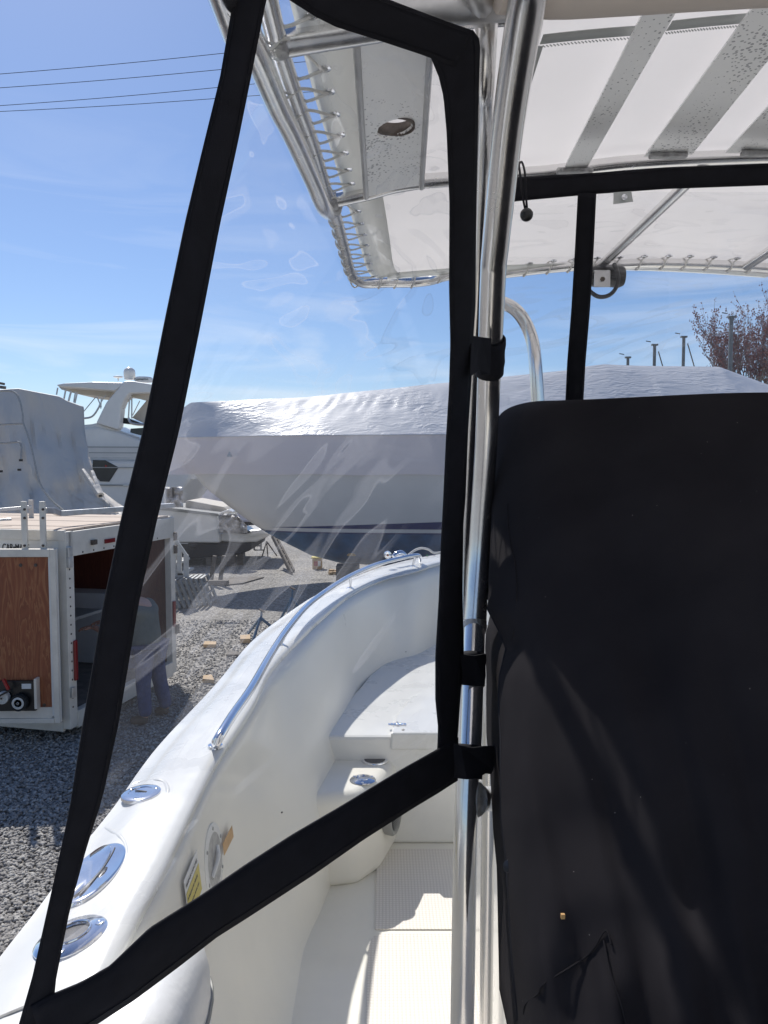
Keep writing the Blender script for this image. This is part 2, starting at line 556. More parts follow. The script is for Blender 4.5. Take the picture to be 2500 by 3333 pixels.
# clear vinyl
def vinyl_mat():
    m, nt, ns, ls = nodes_of('clear_vinyl')
    ns.remove(ns['Principled BSDF'])
    out = ns['Material Output']
    uv = ns.new('ShaderNodeUVMap')
    sepx = ns.new('ShaderNodeSeparateXYZ'); ls.new(uv.outputs['UV'], sepx.inputs[0])
    def lin(a_, b_):
        k1 = ns.new('ShaderNodeMath'); k1.operation = 'MULTIPLY'; k1.inputs[1].default_value = a_; ls.new(sepx.outputs[0], k1.inputs[0])
        k2 = ns.new('ShaderNodeMath'); k2.operation = 'MULTIPLY_ADD'; k2.inputs[1].default_value = b_; ls.new(sepx.outputs[1], k2.inputs[0]); ls.new(k1.outputs[0], k2.inputs[2])
        return k2
    cmb = ns.new('ShaderNodeCombineXYZ')
    ls.new(lin(4.0, 10.0).outputs[0], cmb.inputs[0]); ls.new(lin(1.3, -1.4).outputs[0], cmb.inputs[1])
    n1 = ns.new('ShaderNodeTexNoise'); n1.inputs['Scale'].default_value = 1.0; n1.inputs['Detail'].default_value = 2.0; n1.inputs['Distortion'].default_value = 0.9
    ls.new(cmb.outputs[0], n1.inputs['Vector'])
    # thin iso-lines of the noise: slanting glare streaks painted into the sheet
    mul = ns.new('ShaderNodeMath'); mul.operation = 'MULTIPLY'; mul.inputs[1].default_value = 4.2
    ls.new(n1.outputs['Fac'], mul.inputs[0])
    fr = ns.new('ShaderNodeMath'); fr.operation = 'FRACT'
    ls.new(mul.outputs[0], fr.inputs[0])
    lines = ramp(ns, [(0.0, (0, 0, 0)), (0.14, (0.0, 0.0, 0.0)), (0.26, (0.5, 0.5, 0.5)), (0.44, (0.42, 0.42, 0.42)), (0.5, (0.85, 0.85, 0.85)), (0.54, (0.08, 0.08, 0.08)), (0.9, (0.0, 0.0, 0.0)), (1.0, (0, 0, 0))])
    ls.new(fr.outputs[0], lines.inputs['Fac'])
    n2 = ns.new('ShaderNodeTexNoise'); n2.inputs['Scale'].default_value = 1.6; n2.inputs['Detail'].default_value = 2
    ls.new(uv.outputs['UV'], n2.inputs['Vector'])
    msk = ramp(ns, [(0.38, (0, 0, 0)), (0.52, (1, 1, 1))])
    ls.new(n2.outputs['Fac'], msk.inputs['Fac'])
    lm = ns.new('ShaderNodeMath'); lm.operation = 'MULTIPLY'
    ls.new(lines.outputs['Color'], lm.inputs[0]); ls.new(msk.outputs['Color'], lm.inputs[1])
    # upper part of the sheet: curling glare marks instead of slanting ones
    n4 = ns.new('ShaderNodeTexNoise'); n4.inputs['Scale'].default_value = 1.0; n4.inputs['Detail'].default_value = 1.5; n4.inputs['Distortion'].default_value = 2.2
    cmb2 = ns.new('ShaderNodeCombineXYZ')
    ls.new(lin(2.6, 0.0).outputs[0], cmb2.inputs[0]); ls.new(lin(0.0, 9.5).outputs[0], cmb2.inputs[1])
    ls.new(cmb2.outputs[0], n4.inputs['Vector'])
    m4 = ns.new('ShaderNodeMath'); m4.operation = 'MULTIPLY'; m4.inputs[1].default_value = 4.0
    ls.new(n4.outputs['Fac'], m4.inputs[0])
    f4 = ns.new('ShaderNodeMath'); f4.operation = 'FRACT'; ls.new(m4.outputs[0], f4.inputs[0])
    l4 = ramp(ns, [(0.0, (0, 0, 0)), (0.20, (0.0, 0.0, 0.0)), (0.32, (0.4, 0.4, 0.4)), (0.46, (0.35, 0.35, 0.35)), (0.5, (1, 1, 1)), (0.53, (0.05, 0.05, 0.05)), (1.0, (0, 0, 0))])
    ls.new(f4.outputs[0], l4.inputs['Fac'])
    v4 = ns.new('ShaderNodeMapRange'); v4.inputs['From Min'].default_value = 0.46; v4.inputs['From Max'].default_value = 0.34
    ls.new(sepx.outputs[1], v4.inputs['Value'])
    mixl = ns.new('ShaderNodeMixRGB'); ls.new(v4.outputs['Result'], mixl.inputs['Fac'])
    ls.new(lm.outputs[0], mixl.inputs['Color1']); ls.new(l4.outputs['Color'], mixl.inputs['Color2'])
    lm = mixl
    tr = ns.new('ShaderNodeBsdfTransparent'); tr.inputs['Color'].default_value = (0.955, 0.96, 0.965, 1)
    gl = ns.new('ShaderNodeBsdfGlossy'); gl.inputs['Roughness'].default_value = 0.04; gl.inputs['Color'].default_value = (1, 1, 1, 1)
    df = ns.new('ShaderNodeBsdfTranslucent'); df.inputs['Color'].default_value = (0.9, 0.9, 0.95, 1)
    bp = ns.new('ShaderNodeBump'); bp.inputs['Strength'].default_value = 0.35; bp.inputs['Distance'].default_value = 0.008
    ls.new(n1.outputs['Fac'], bp.inputs['Height'])
    ls.new(bp.outputs['Normal'], gl.inputs['Normal'])
    fz = ns.new('ShaderNodeMath'); fz.operation = 'MULTIPLY_ADD'; fz.inputs[1].default_value = 0.10; fz.inputs[2].default_value = 0.05
    ls.new(lm.outputs[0], fz.inputs[0])
    m1 = ns.new('ShaderNodeMixShader')
    ls.new(fz.outputs[0], m1.inputs['Fac']); ls.new(tr.outputs[0], m1.inputs[1]); ls.new(gl.outputs[0], m1.inputs[2])
    sc = ns.new('ShaderNodeMath'); sc.operation = 'MULTIPLY_ADD'; sc.inputs[1].default_value = 0.12; sc.inputs[2].default_value = 0.018  # painted glare: pale streaks over a thin even veil
    ls.new(lm.outputs[0], sc.inputs[0])
    m2 = ns.new('ShaderNodeMixShader')
    ls.new(sc.outputs[0], m2.inputs['Fac']); ls.new(m1.outputs[0], m2.inputs[1]); ls.new(df.outputs[0], m2.inputs[2])
    ls.new(m2.outputs[0], out.inputs['Surface'])
    return m
M['vinyl'] = vinyl_mat()

# pitted aluminium plate
def pitted():
    m, nt, ns, ls = nodes_of('pitted_aluminium_plate')
    b = ns['Principled BSDF']
    b.inputs['Metallic'].default_value = 0.35
    b.inputs['Roughness'].default_value = 0.38
    tcn = ns.new('ShaderNodeTexCoord')
    v = ns.new('ShaderNodeTexVoronoi'); v.inputs['Scale'].default_value = 120; v.inputs['Randomness'].default_value = 1
    n0 = ns.new('ShaderNodeTexNoise'); n0.inputs['Scale'].default_value = 60; n0.inputs['Detail'].default_value = 3
    ls.new(tcn.outputs['Object'], n0.inputs['Vector'])
    mxv = ns.new('ShaderNodeMixRGB'); mxv.inputs['Fac'].default_value = 0.006
    ls.new(tcn.outputs['Object'], mxv.inputs['Color1']); ls.new(n0.outputs['Color'], mxv.inputs['Color2'])
    ls.new(mxv.outputs['Color'], v.inputs['Vector'])
    n = ns.new('ShaderNodeTexNoise'); n.inputs['Scale'].default_value = 5; n.inputs['Detail'].default_value = 4
    ls.new(tcn.outputs['Object'], n.inputs['Vector'])
    rr = ramp(ns, [(0.36, (0.0, 0.0, 0.0)), (0.68, (0.40, 0.40, 0.40))])
    ls.new(n.outputs['Fac'], rr.inputs['Fac'])
    lt = ns.new('ShaderNodeMath'); lt.operation = 'LESS_THAN'
    ls.new(v.outputs['Distance'], lt.inputs[0]); ls.new(rr.outputs['Color'], lt.inputs[1])
    mc = ns.new('ShaderNodeMixRGB'); mc.inputs['Color1'].default_value = (0.88, 0.88, 0.87, 1); mc.inputs['Color2'].default_value = (0.38, 0.38, 0.39, 1)
    ls.new(lt.outputs[0], mc.inputs['Fac']); ls.new(mc.outputs['Color'], b.inputs['Base Color'])
    bp = ns.new('ShaderNodeBump'); bp.inputs['Strength'].default_value = 0.15; bp.inputs['Distance'].default_value = 0.003
    ls.new(n0.outputs['Fac'], bp.inputs['Height']); ls.new(bp.outputs['Normal'], b.inputs['Normal'])
    return m
M['plate'] = pitted()

def plywood(name, c1, c2, c3, scale=1.0):
    m, nt, ns, ls = nodes_of(name)
    b = ns['Principled BSDF']
    b.inputs['Roughness'].default_value = 0.5
    tcn = ns.new('ShaderNodeTexCoord')
    mpn = ns.new('ShaderNodeMapping'); mpn.inputs['Scale'].default_value = (7 * scale, 7 * scale, 0.9 * scale)
    ls.new(tcn.outputs['Object'], mpn.inputs['Vector'])
    n = ns.new('ShaderNodeTexNoise'); n.inputs['Scale'].default_value = 1.6; n.inputs['Detail'].default_value = 5; n.inputs['Distortion'].default_value = 1.0
    ls.new(mpn.outputs['Vector'], n.inputs['Vector'])
    mul = ns.new('ShaderNodeMath'); mul.operation = 'MULTIPLY'; mul.inputs[1].default_value = 8
    ls.new(n.outputs['Fac'], mul.inputs[0])
    fr = ns.new('ShaderNodeMath'); fr.operation = 'FRACT'
    ls.new(mul.outputs[0], fr.inputs[0])
    r_ = ramp(ns, [(0.0, c1), (0.55, c2), (0.82, c3), (1.0, c1)])
    ls.new(fr.outputs[0], r_.inputs['Fac']); ls.new(r_.outputs['Color'], b.inputs['Base Color'])
    return m
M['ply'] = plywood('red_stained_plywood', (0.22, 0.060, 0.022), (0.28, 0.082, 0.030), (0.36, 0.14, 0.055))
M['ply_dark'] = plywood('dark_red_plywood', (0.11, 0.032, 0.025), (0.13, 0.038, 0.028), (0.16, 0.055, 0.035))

def gravel_mat(name, stones=False):
    m, nt, ns, ls = nodes_of(name)
    b = ns['Principled BSDF']
    b.inputs['Roughness'].default_value = 0.85
    tcn = ns.new('ShaderNodeTexCoord')
    if stones:
        oi = ns.new('ShaderNodeTexVoronoi'); oi.inputs['Scale'].default_value = 34
        ls.new(tcn.outputs['Object'], oi.inputs['Vector'])
        sep = ns.new('ShaderNodeSeparateColor'); ls.new(oi.outputs['Color'], sep.inputs['Color'])
        r_ = ramp(ns, [(0.0, (0.20, 0.19, 0.18)), (0.35, (0.28, 0.265, 0.245)), (0.7, (0.36, 0.34, 0.315)), (1.0, (0.52, 0.50, 0.46))])
        ls.new(sep.outputs[0], r_.inputs['Fac']); ls.new(r_.outputs['Color'], b.inputs['Base Color'])
        return m
    v = ns.new('ShaderNodeTexVoronoi'); v.inputs['Scale'].default_value = 26
    ls.new(tcn.outputs['Object'], v.inputs['Vector'])
    sep = ns.new('ShaderNodeSeparateColor'); ls.new(v.outputs['Color'], sep.inputs['Color'])
    r_ = ramp(ns, [(0.0, (0.18, 0.17, 0.16)), (0.35, (0.26, 0.245, 0.225)), (0.7, (0.35, 0.33, 0.305)), (1.0, (0.50, 0.48, 0.44))])
    ls.new(sep.outputs[0], r_.inputs['Fac'])
    n = ns.new('ShaderNodeTexNoise'); n.inputs['Scale'].default_value = 0.8; n.inputs['Detail'].default_value = 6
    ls.new(tcn.outputs['Object'], n.inputs['Vector'])
    r2 = ramp(ns, [(0.35, (0.80, 0.80, 0.80)), (0.65, (1.08, 1.06, 1.03))])
    ls.new(n.outputs['Fac'], r2.inputs['Fac'])
    mxx = ns.new('ShaderNodeMixRGB'); mxx.blend_type = 'MULTIPLY'; mxx.inputs['Fac'].default_value = 1
    ls.new(r_.outputs['Color'], mxx.inputs['Color1']); ls.new(r2.outputs['Color'], mxx.inputs['Color2'])
    ls.new(mxx.outputs['Color'], b.inputs['Base Color'])
    bp = ns.new('ShaderNodeBump'); bp.inputs['Strength'].default_value = 1.0; bp.inputs['Distance'].default_value = 0.03; bp.invert = True
    ls.new(v.outputs['Distance'], bp.inputs['Height']); ls.new(bp.outputs['Normal'], b.inputs['Normal'])
    return m
M['gravel'] = gravel_mat('gravel_ground')
M['stones'] = gravel_mat('loose_stones', True)

def nonskid():
    m, nt, ns, ls = nodes_of('nonskid_deck')
    b = ns['Principled BSDF']
    b.inputs['Roughness'].default_value = 0.5
    tcn = ns.new('ShaderNodeTexCoord')
    v = ns.new('ShaderNodeTexVoronoi'); v.inputs['Scale'].default_value = 85; v.inputs['Randomness'].default_value = 0.0
    ls.new(tcn.outputs['Object'], v.inputs['Vector'])
    r_ = ramp(ns, [(0.25, (0.79, 0.75, 0.68)), (0.5, (0.67, 0.625, 0.56))])
    ls.new(v.outputs['Distance'], r_.inputs['Fac'])
    ls.new(r_.outputs['Color'], b.inputs['Base Color'])
    bp = ns.new('ShaderNodeBump'); bp.inputs['Strength'].default_value = 0.5; bp.inputs['Distance'].default_value = 0.003; bp.invert = True
    ls.new(v.outputs['Distance'], bp.inputs['Height']); ls.new(bp.outputs['Normal'], b.inputs['Normal'])
    return m
M['nonskid'] = nonskid()

def cover_mat():
    m, nt, ns, ls = nodes_of('black_cover_fabric')
    b = ns['Principled BSDF']
    b.inputs['Roughness'].default_value = 0.85
    b.inputs['Specular IOR Level'].default_value = 0.03
    b.inputs['Sheen Weight'].default_value = 0.0
    tcn = ns.new('ShaderNodeTexCoord')
    n = ns.new('ShaderNodeTexNoise'); n.inputs['Scale'].default_value = 6; n.inputs['Detail'].default_value = 8
    ls.new(tcn.outputs['Object'], n.inputs['Vector'])
    r_ = ramp(ns, [(0.3, (0.017, 0.0155, 0.0175)), (0.7, (0.0245, 0.0225, 0.0245))])
    ls.new(n.outputs['Fac'], r_.inputs['Fac'])
    v = ns.new('ShaderNodeTexVoronoi'); v.inputs['Scale'].default_value = 34
    ls.new(tcn.outputs['Object'], v.inputs['Vector'])
    lt = ns.new('ShaderNodeMath'); lt.operation = 'LESS_THAN'; lt.inputs[1].default_value = 0.022
    ls.new(v.outputs['Distance'], lt.inputs[0])
    mc = ns.new('ShaderNodeMixRGB'); mc.inputs['Color2'].default_value = (0.35, 0.33, 0.30, 1)
    ls.new(lt.outputs[0], mc.inputs['Fac']); ls.new(r_.outputs['Color'], mc.inputs['Color1'])
    ls.new(mc.outputs['Color'], b.inputs['Base Color'])
    n2 = ns.new('ShaderNodeTexNoise'); n2.inputs['Scale'].default_value = 900
    ls.new(tcn.outputs['Object'], n2.inputs['Vector'])
    bp = ns.new('ShaderNodeBump'); bp.inputs['Strength'].default_value = 0.3; bp.inputs['Distance'].default_value = 0.001
    ls.new(n2.outputs['Fac'], bp.inputs['Height']); ls.new(bp.outputs['Normal'], b.inputs['Normal'])
    return m
M['cover'] = cover_mat()

# ================================================================== SETTING
g = MB()
g.add([(-900, -300, 0), (900, -300, 0), (900, 1500, 0), (-900, 1500, 0)], [(0, 1, 2, 3)])
g.build('ground', M['gravel'], kind='structure')

# loose stones over the part of the yard that lies closest
def stones():
    rng = np.random.default_rng(3)
    base = np.array([(1, 0, 0), (-1, 0, 0), (0, 1, 0), (0, -1, 0), (0, 0, 1), (0, 0, -1)], float)
    fc = np.array([(0, 2, 4), (2, 1, 4), (1, 3, 4), (3, 0, 4), (2, 0, 5), (1, 2, 5), (3, 1, 5), (0, 3, 5)])
    pts = []
    for (y0, y1, dens) in ((3.6, 6.2, 1500), (6.2, 9.0, 1000), (9.0, 13.0, 520)):
        # the strip of ground left of the boat
        n = int(dens * (y1 - y0) * 3.4)
        y = rng.uniform(y0, y1, n)
        xl = -0.54 * y
        xr = np.interp(y, [3.6, 6, 9, 13], [-1.2, -1.45, -1.6, -0.9])
        x = xl + (xr - xl) * rng.uniform(0, 1, n)
        pts.append(np.stack([x, y], 1))
    P = np.concatenate(pts)
    n = len(P)
    s = rng.uniform(0.008, 0.021, n)[:, None, None]
    sh = rng.uniform(0.6, 1.3, (n, 6, 3))
    V = base[None] * sh * s * np.array([1.25, 1.0, 0.75])
    a = rng.uniform(0, 6.28, n)
    ca, sa = np.cos(a)[:, None], np.sin(a)[:, None]
    X = V[:, :, 0] * ca - V[:, :, 1] * sa
    Y = V[:, :, 0] * sa + V[:, :, 1] * ca
    tilt = rng.uniform(-0.5, 0.5, n)[:, None]
    Z = V[:, :, 2] + X * tilt
    V = np.stack([X + P[:, 0:1], Y + P[:, 1:2], Z + s[:, :, 0] * 0.45 + 0.002], 2).reshape(-1, 3)
    Fa = (fc[None] + (np.arange(n) * 6)[:, None, None]).reshape(-1, 3)
    me = bpy.data.meshes.new('gravel_stones')
    me.vertices.add(len(V)); me.vertices.foreach_set('co', V.ravel())
    me.loops.add(Fa.size); me.loops.foreach_set('vertex_index', Fa.ravel())
    me.polygons.add(len(Fa))
    me.polygons.foreach_set('loop_start', np.arange(0, Fa.size, 3))
    me.polygons.foreach_set('loop_total', np.full(len(Fa), 3))
    me.update(calc_edges=True)
    me.materials.append(M['stones'])
    o = bpy.data.objects.new('gravel_stones', me)
    o['kind'] = 'stuff'
    tag(o, 'loose grey gravel stones covering the boatyard ground', 'gravel')
    col.objects.link(o)
stones()

# ================================================================== OWN BOAT
FLOOR = 1.15
XC = lambda y: 0.43 + 0.04 * y

boat = thing('centre_console_boat', (0.5, 2.0, 0.6), 'white open fishing boat in the foreground with chrome bow rail and cream cockpit', 'boat')

outer_px = [(-420, 3760, 1.86), (-150, 3330, 1.86), (0, 3118, 1.87), (136, 2945, 1.88), (271, 2755, 1.89), (380, 2617, 1.897), (461, 2500, 1.90), (542, 2399, 1.905),
            (705, 2225, 1.925), (817, 2090, 1.945), (925, 2004, 1.965), (1034, 1933, 1.99), (1142, 1882, 2.015), (1251, 1842, 2.035), (1360, 1815, 2.05), (1435, 1802, 2.06)]
inner_px = [(90, 3760, 1.88), (255, 3380, 1.88), (358, 3145, 1.89), (456, 2950, 1.895), (521, 2831, 1.90), (597, 2679, 1.905), (660, 2545, 1.91), (705, 2465, 1.917),
            (817, 2297, 1.935), (871, 2188, 1.948), (925, 2123, 1.96), (991, 2058, 1.978), (1050, 2004, 1.993), (1148, 1927, 2.017), (1251, 1880, 2.033), (1332, 1860, 2.045), (1414, 1836, 2.055)]
oc = [WZ(*p) for p in outer_px]
ic = [WZ(*p) for p in inner_px]
oc = [Vector((-0.60, -0.9, 1.86)), Vector((-0.61, 0.0, 1.86)), Vector((-0.62, 0.6, 1.86))] + [p for p in oc if p.y > 1.0] + [Vector((0.55, 5.66, 2.065)), Vector((XC(5.7), 5.70, 2.067))]
ic = [Vector((-0.44, -0.9, 1.88)), Vector((-0.44, 0.0, 1.88)), Vector((-0.44, 0.6, 1.88))] + [p for p in ic if p.y > 1.0] + [Vector((0.50, 5.12, 2.058)), Vector((XC(5.16), 5.18, 2.06))]
NS = 110
oc = resample(catmull(oc, 5), NS)
ic = resample(catmull(ic, 5), NS)

def mirror(p):
    return Vector((2 * XC(p.y) - p.x, p.y, p.z))

def smoothstep(x, a, b):
    t = max(0, min(1, (x - a) / (b - a)))
    return t * t * (3 - 2 * t)

def section(i):
    O, I = oc[i], ic[i]
    d = (I - O); d.z = 0
    w = d.length
    d.normalize()
    out = []
    # hull side below the rub rail, falling inwards to the chine
    flare = 0.30 + 0.20 * smoothstep(O.y, 2.5, 5.0)
    for z, k in ((0.55, 1.0), (0.9, 0.72), (1.3, 0.40), (1.62, 0.17)):
        p = O + d * (flare * k)
        p.z = z
        out.append(p)
    out.append(O + d * 0.01 + Vector((0, 0, -0.10)))
    return O, I, d, w, out

hull_rows, gun_rows, liner_rows = [], [], []
for i in range(NS):
    O, I, d, w, hs = section(i)
    hs.append(O + Vector((0, 0, -0.055)))
    hull_rows.append(hs)
    up = Vector((0, 0, 1))
    grow = [O - d * 0.012 - up * 0.055, O - d * 0.012 - up * 0.02, O - d * 0.004 - up * 0.004]
    # outer strip drops a little, then a soft crease, then the flat of the gunwale
    for k in range(1, 10):
        t = k / 10
        p = O.lerp(I, t)
        p.z += -0.004 + 0.012 * smoothstep(t, 0.10, 0.34)
        grow.append(p)
    grow += [I + up * 0.004 - d * 0.006, I + d * 0.006 - up * 0.002, I + d * 0.011 - up * 0.016]
    gun_rows.append(grow)
    # liner: wall from the lip to the sole
    y = I.y
    kf = smoothstep(y, 2.3, 3.0)
    off = 0.37 + 0.05 * kf
    zb = FLOOR - 0.01
    ztop = I.z - 0.016
    row = [I + d * 0.011 - up * 0.016]
    for t in (0.04, 0.10, 0.2, 0.3, 0.4, 0.5, 0.6, 0.68, 0.76, 0.83, 0.89, 0.94, 0.98, 1.0):
        p = I + d * (0.011 + off * ((0.62 * t ** 1.2 + 0.38 * t ** 5) * (1 - kf) + (1 - (1 - t) ** 3) * kf))
        p.z = ztop + (zb - ztop) * (1 - (1 - t) ** 1.6)
        row.append(p)
    p = row[-1] + d * 0.06
    row.append(p)
    liner_rows.append(row)

def both(rows):
    m = MB()
    m.grid(rows)
    m.grid([[mirror(p) for p in r_] for r_ in rows], flip=True)
    return m
both(hull_rows).build('hull', M['gel'], boat, thick=0.004)
both(gun_rows).build('gunwale', M['gel'], boat, thick=0.003)
lin = both(liner_rows)
lin.build('cockpit_liner', M['liner'], boat, thick=0.003)
# sole with a raised seam where the non-skid stops
fl = MB()
fl.add([(-0.40, -1.0, FLOOR), (1.45, -1.0, FLOOR), (1.45, 3.3, FLOOR), (-0.3, 3.3, FLOOR)], [(0, 1, 2, 3)])
fl.build('deck', M['liner'], boat)
sy = WZ(1400, 3035, FLOOR).y
for (y0, y1, x0, x1) in ((-0.9, sy - 0.012, -0.05, 1.0), (sy + 0.012, 2.95, -0.03, 1.0)):
    m = MB()
    r_ = 0.05
    pts_ = [(x0, y0), (x1, y0), (x1, y1), (x0 + r_, y1), (x0 + 0.3 * r_, y1 - 0.3 * r_), (x0, y1 - r_)]
    m.prism([(x, y, FLOOR + 0.0005) for x, y in pts_], (0, 0, 0.004))
    m.build('nonskid_panel', M['nonskid'], boat)
# bottom and transom so the hull is closed
bt = MB()
ring = [hull_rows[i][0] for i in range(0, NS, 3)] + [mirror(hull_rows[i][0]) for i in range(NS - 1, -1, -3)]
n = len(ring)
kz = 0.22
vs = ring + [Vector((XC(p.y), p.y, kz + 0.28 * smoothstep(p.y, 3.2, 5.4))) for p in ring]
bt.add(vs, [(i, (i + 1) % n, n + (i + 1) % n, n + i) for i in range(n)], 0, True)
bt.build('hull_bottom', M['black_af'], boat)
tr = MB()
a = hull_rows[0][0]; b_ = gun_rows[0][5]
tr.prism([a, b_, mirror(b_), mirror(a)], (0, -0.06, 0))
tr.build('transom', M['gel'], boat)
# rub rail along the sheer
rr = MB()
rr.tube([r_[0] + Vector((0, 0, -0.012)) for r_ in gun_rows[::2]], 0.013, 8)
rr.tube([mirror(r_[0] + Vector((0, 0, -0.012))) for r_ in gun_rows[::2]], 0.013, 8)
rr.build('rub_rail', M['gel'], boat)

# bow platform with hatch
PZ = 1.60
pf = MB()
def plat_edge(y):
    # port edge of the platform follows the liner
    best = min(range(NS), key=lambda i: abs(ic[i].y - y))
    return ic[best].x + 0.13
yf = WZ(1300, 2398, PZ).y + 0.004
ys = [yf, 3.15, 3.3, 3.5, 3.7, 3.9, 4.1, 4.3, 4.5, 4.7, 4.85]
pr = [Vector((plat_edge(y), y, PZ)) for y in ys]
poly = pr + [mirror(p) for p in reversed(pr)]
pf.prism([p - Vector((0, 0, 0.45)) for p in poly], (0, 0, 0.45))
pf.build('bow_platform', M['gel'], boat, bevel=0.014)
yf = yf - 0.010
la = WZ(1272, 2396, PZ + 0.012)
lid = MB()
lp = [Vector((la.x, yf, 0)), Vector((la.x + 0.02, yf + 0.20, 0)), Vector((la.x + 0.10, yf + 0.48, 0)), Vector((la.x + 0.25, yf + 0.72, 0)), Vector((XC(3.7), yf + 0.8, 0))]
lpoly = lp + [mirror(p) for p in reversed(lp[:-1])]
lid.prism([Vector((p.x, p.y, PZ - 0.055)) for p in lpoly], (0, 0, 0.073))
lid.build('hatch_lid', M['gel'], boat, bevel=0.008)
hg = MB()
hc = WZ(1293, 2358, PZ + 0.02)
hg.box(hc, (0.075, 0.022, 0.005)); hg.tube([hc + Vector((0, -0.014, 0.003)), hc + Vector((0, 0.014, 0.003))], 0.005, 8)
hinge = hg.build('hinge', M['steel'], boat, bevel=0.001)
for dx in (-0.028, -0.014, 0.014, 0.028):
    s_ = MB(); s_.lathe(hc + Vector((dx, 0, 0.002)), [(0.004, 0), (0.004, 0.002), (0.002, 0.003), (0, 0.003)], 10)
    s_.build('screw', M['steel'], hinge)
lt = MB(); lt.lathe(WZ(1312, 2376, PZ + 0.018), [(0.007, 0), (0.006, 0.003), (0.002, 0.005), (0, 0.005)], 10)
lt.build('latch_button', M['seam'], boat)
# ledge with cup holder and rod holder
LZ = 1.50
lg = MB()
A = WZ(1306, 2444, LZ); B = WZ(1243, 2540, LZ); C_ = WZ(1141, 2585, LZ)
lpts = [Vector((-0.40, A.y + 0.03, LZ)), A, A.lerp(B, 0.5) + Vector((0.004, 0, 0)), B, C_ + Vector((0.03, 0.01, 0)), Vector((-0.42, C_.y - 0.06, LZ))]
lg.prism([p - Vector((0, 0, 0.36)) for p in lpts], (0, 0, 0.36))
lgo = lg.build('side_ledge', M['liner'], boat, bevel=0.045); lgo.modifiers['bevel'].segments = 5; lgo.modifiers['bevel'].angle_limit = R(15); lgo.data.polygons.foreach_set('use_smooth', [True] * len(lgo.data.polygons))
cu = WZ(1220, 2474, LZ + 0.002)
ch = MB()
ch.lathe(cu, [(0.040, 0.004), (0.052, 0.004), (0.054, 0.0), (0.054, -0.001)], 32)
cup = ch.build('cup_holder', M['steel'], boat)
c2 = MB(); c2.lathe(cu + Vector((0, 0, 0.0035)), [(0.043, 0.0005), (0.043, 0.001), (0.030, 0.0015), (0.0, 0.0015)], 28)
c2.build('cup_bore', M['hole'], cup)

def rod_holder(c, ax, r_=0.048, tall=0.0, name='rod_holder', parent=boat, el=1.25):
    ax = Vector(ax).normalized()
    rot = Matrix((ax, Vector((-ax.y, ax.x, 0)), Vector((0, 0, 1)))).transposed()
    m = MB()
    m.lathe(c, [(r_ * 0.50, 0.006), (r_ * 0.55, 0.010), (r_ * 0.62, 0.007), (r_ * 0.92, 0.004), (r_, 0.0)], 36, rot, sx=el)
    o = m.build(name, M['steel'], parent)
    m = MB(); m.lathe(c + Vector((0, 0, 0.001)), [(r_ * 0.52, 0.004), (r_ * 0.3, 0.0042), (0, 0.0042)], 28, rot, sx=el)
    m.build('bore', M['hole'], o)
    m = MB()
    for k in range(20):
        a0 = 2 * math.pi * k / 20; a1 = 2 * math.pi * (k + 1) / 20
        m.tube([c + rot @ Vector((math.cos(a0) * r_ * el * 0.54, math.sin(a0) * r_ * 0.54, 0.009)), c + rot @ Vector((math.cos(a1) * r_ * el * 0.54, math.sin(a1) * r_ * 0.54, 0.009))], r_ * 0.045, 6, cap=False)
    m.build('lip', M['steel'], o)
    for a0 in (0.4, 2.5, 4.6):
        m = MB(); m.lathe(c + rot @ Vector((math.cos(a0) * r_ * el * 0.78, math.sin(a0) * r_ * 0.78, 0.005)), [(0.006, 0), (0.0055, 0.0018), (0.002, 0.0025), (0, 0.0015)], 12)
        m.build('screw', M['steel'], o)
    return o
rod_holder(WZ(1181, 2538, LZ + 0.002), (1, 0.1, 0), 0.046, el=1.1)

# speaker on the inner face of the ledge
spk = MB()
sc_ = W(1283, 2650, 2.88)
nrm = Vector((1, -0.32, 0)).normalized()
rot = Matrix((Vector((0.32, 1, 0)).normalized(), Vector((0, 0, 1)), nrm)).transposed()
spk.lathe(sc_, [(0.078, -0.03), (0.080, 0.004), (0.074, 0.012), (0.062, 0.010), (0.058, 0.004)], 32, rot)
so = spk.build('speaker', M['grille'], boat)
sg = MB(); sg.lathe(sc_, [(0.058, 0.005), (0.035, 0.012), (0, 0.015)], 28, rot); sg.build('speaker_cone', M['hole'], so)
for k in range(-6, 7):
    h = math.sqrt(max(0, 0.056 ** 2 - (k * 0.0085) ** 2))
    if h > 0.01:
        m = MB()
        m.tube([sc_ + rot @ Vector((-h, k * 0.0085, 0.013)), sc_ + rot @ Vector((0, k * 0.0085, 0.019)), sc_ + rot @ Vector((h, k * 0.0085, 0.013))], 0.0016, 5)
        m.build('grille_bar', M['grille'], so)

def gun_at(px, py, lift=0.003):
    p = WZ(px, py, 1.905)
    for _ in range(4):
        i = min(range(NS), key=lambda k: abs(oc[k].y - p.y))
        O_ = oc[i]
        I_ = min(ic, key=lambda q: abs(q.y - p.y))
        t = max(0.0, min(1.0, (p.x - O_.x) / (I_.x - O_.x)))
        z = O_.z + (I_.z - O_.z) * t - 0.004 + 0.012 * smoothstep(t, 0.10, 0.34) + lift
        p = WZ(px, py, z)
    sl = (I_.z - O_.z) / (I_.x - O_.x)
    nrm_ = Vector((-sl, -0.012, 1)).normalized()
    return p, nrm_
def gframe(nrm_, a_=Vector((0.03, 1, 0))):
    a_ = (a_ - nrm_ * a_.dot(nrm_)).normalized()
    return Matrix((nrm_.cross(a_) * -1, a_, nrm_)).transposed()

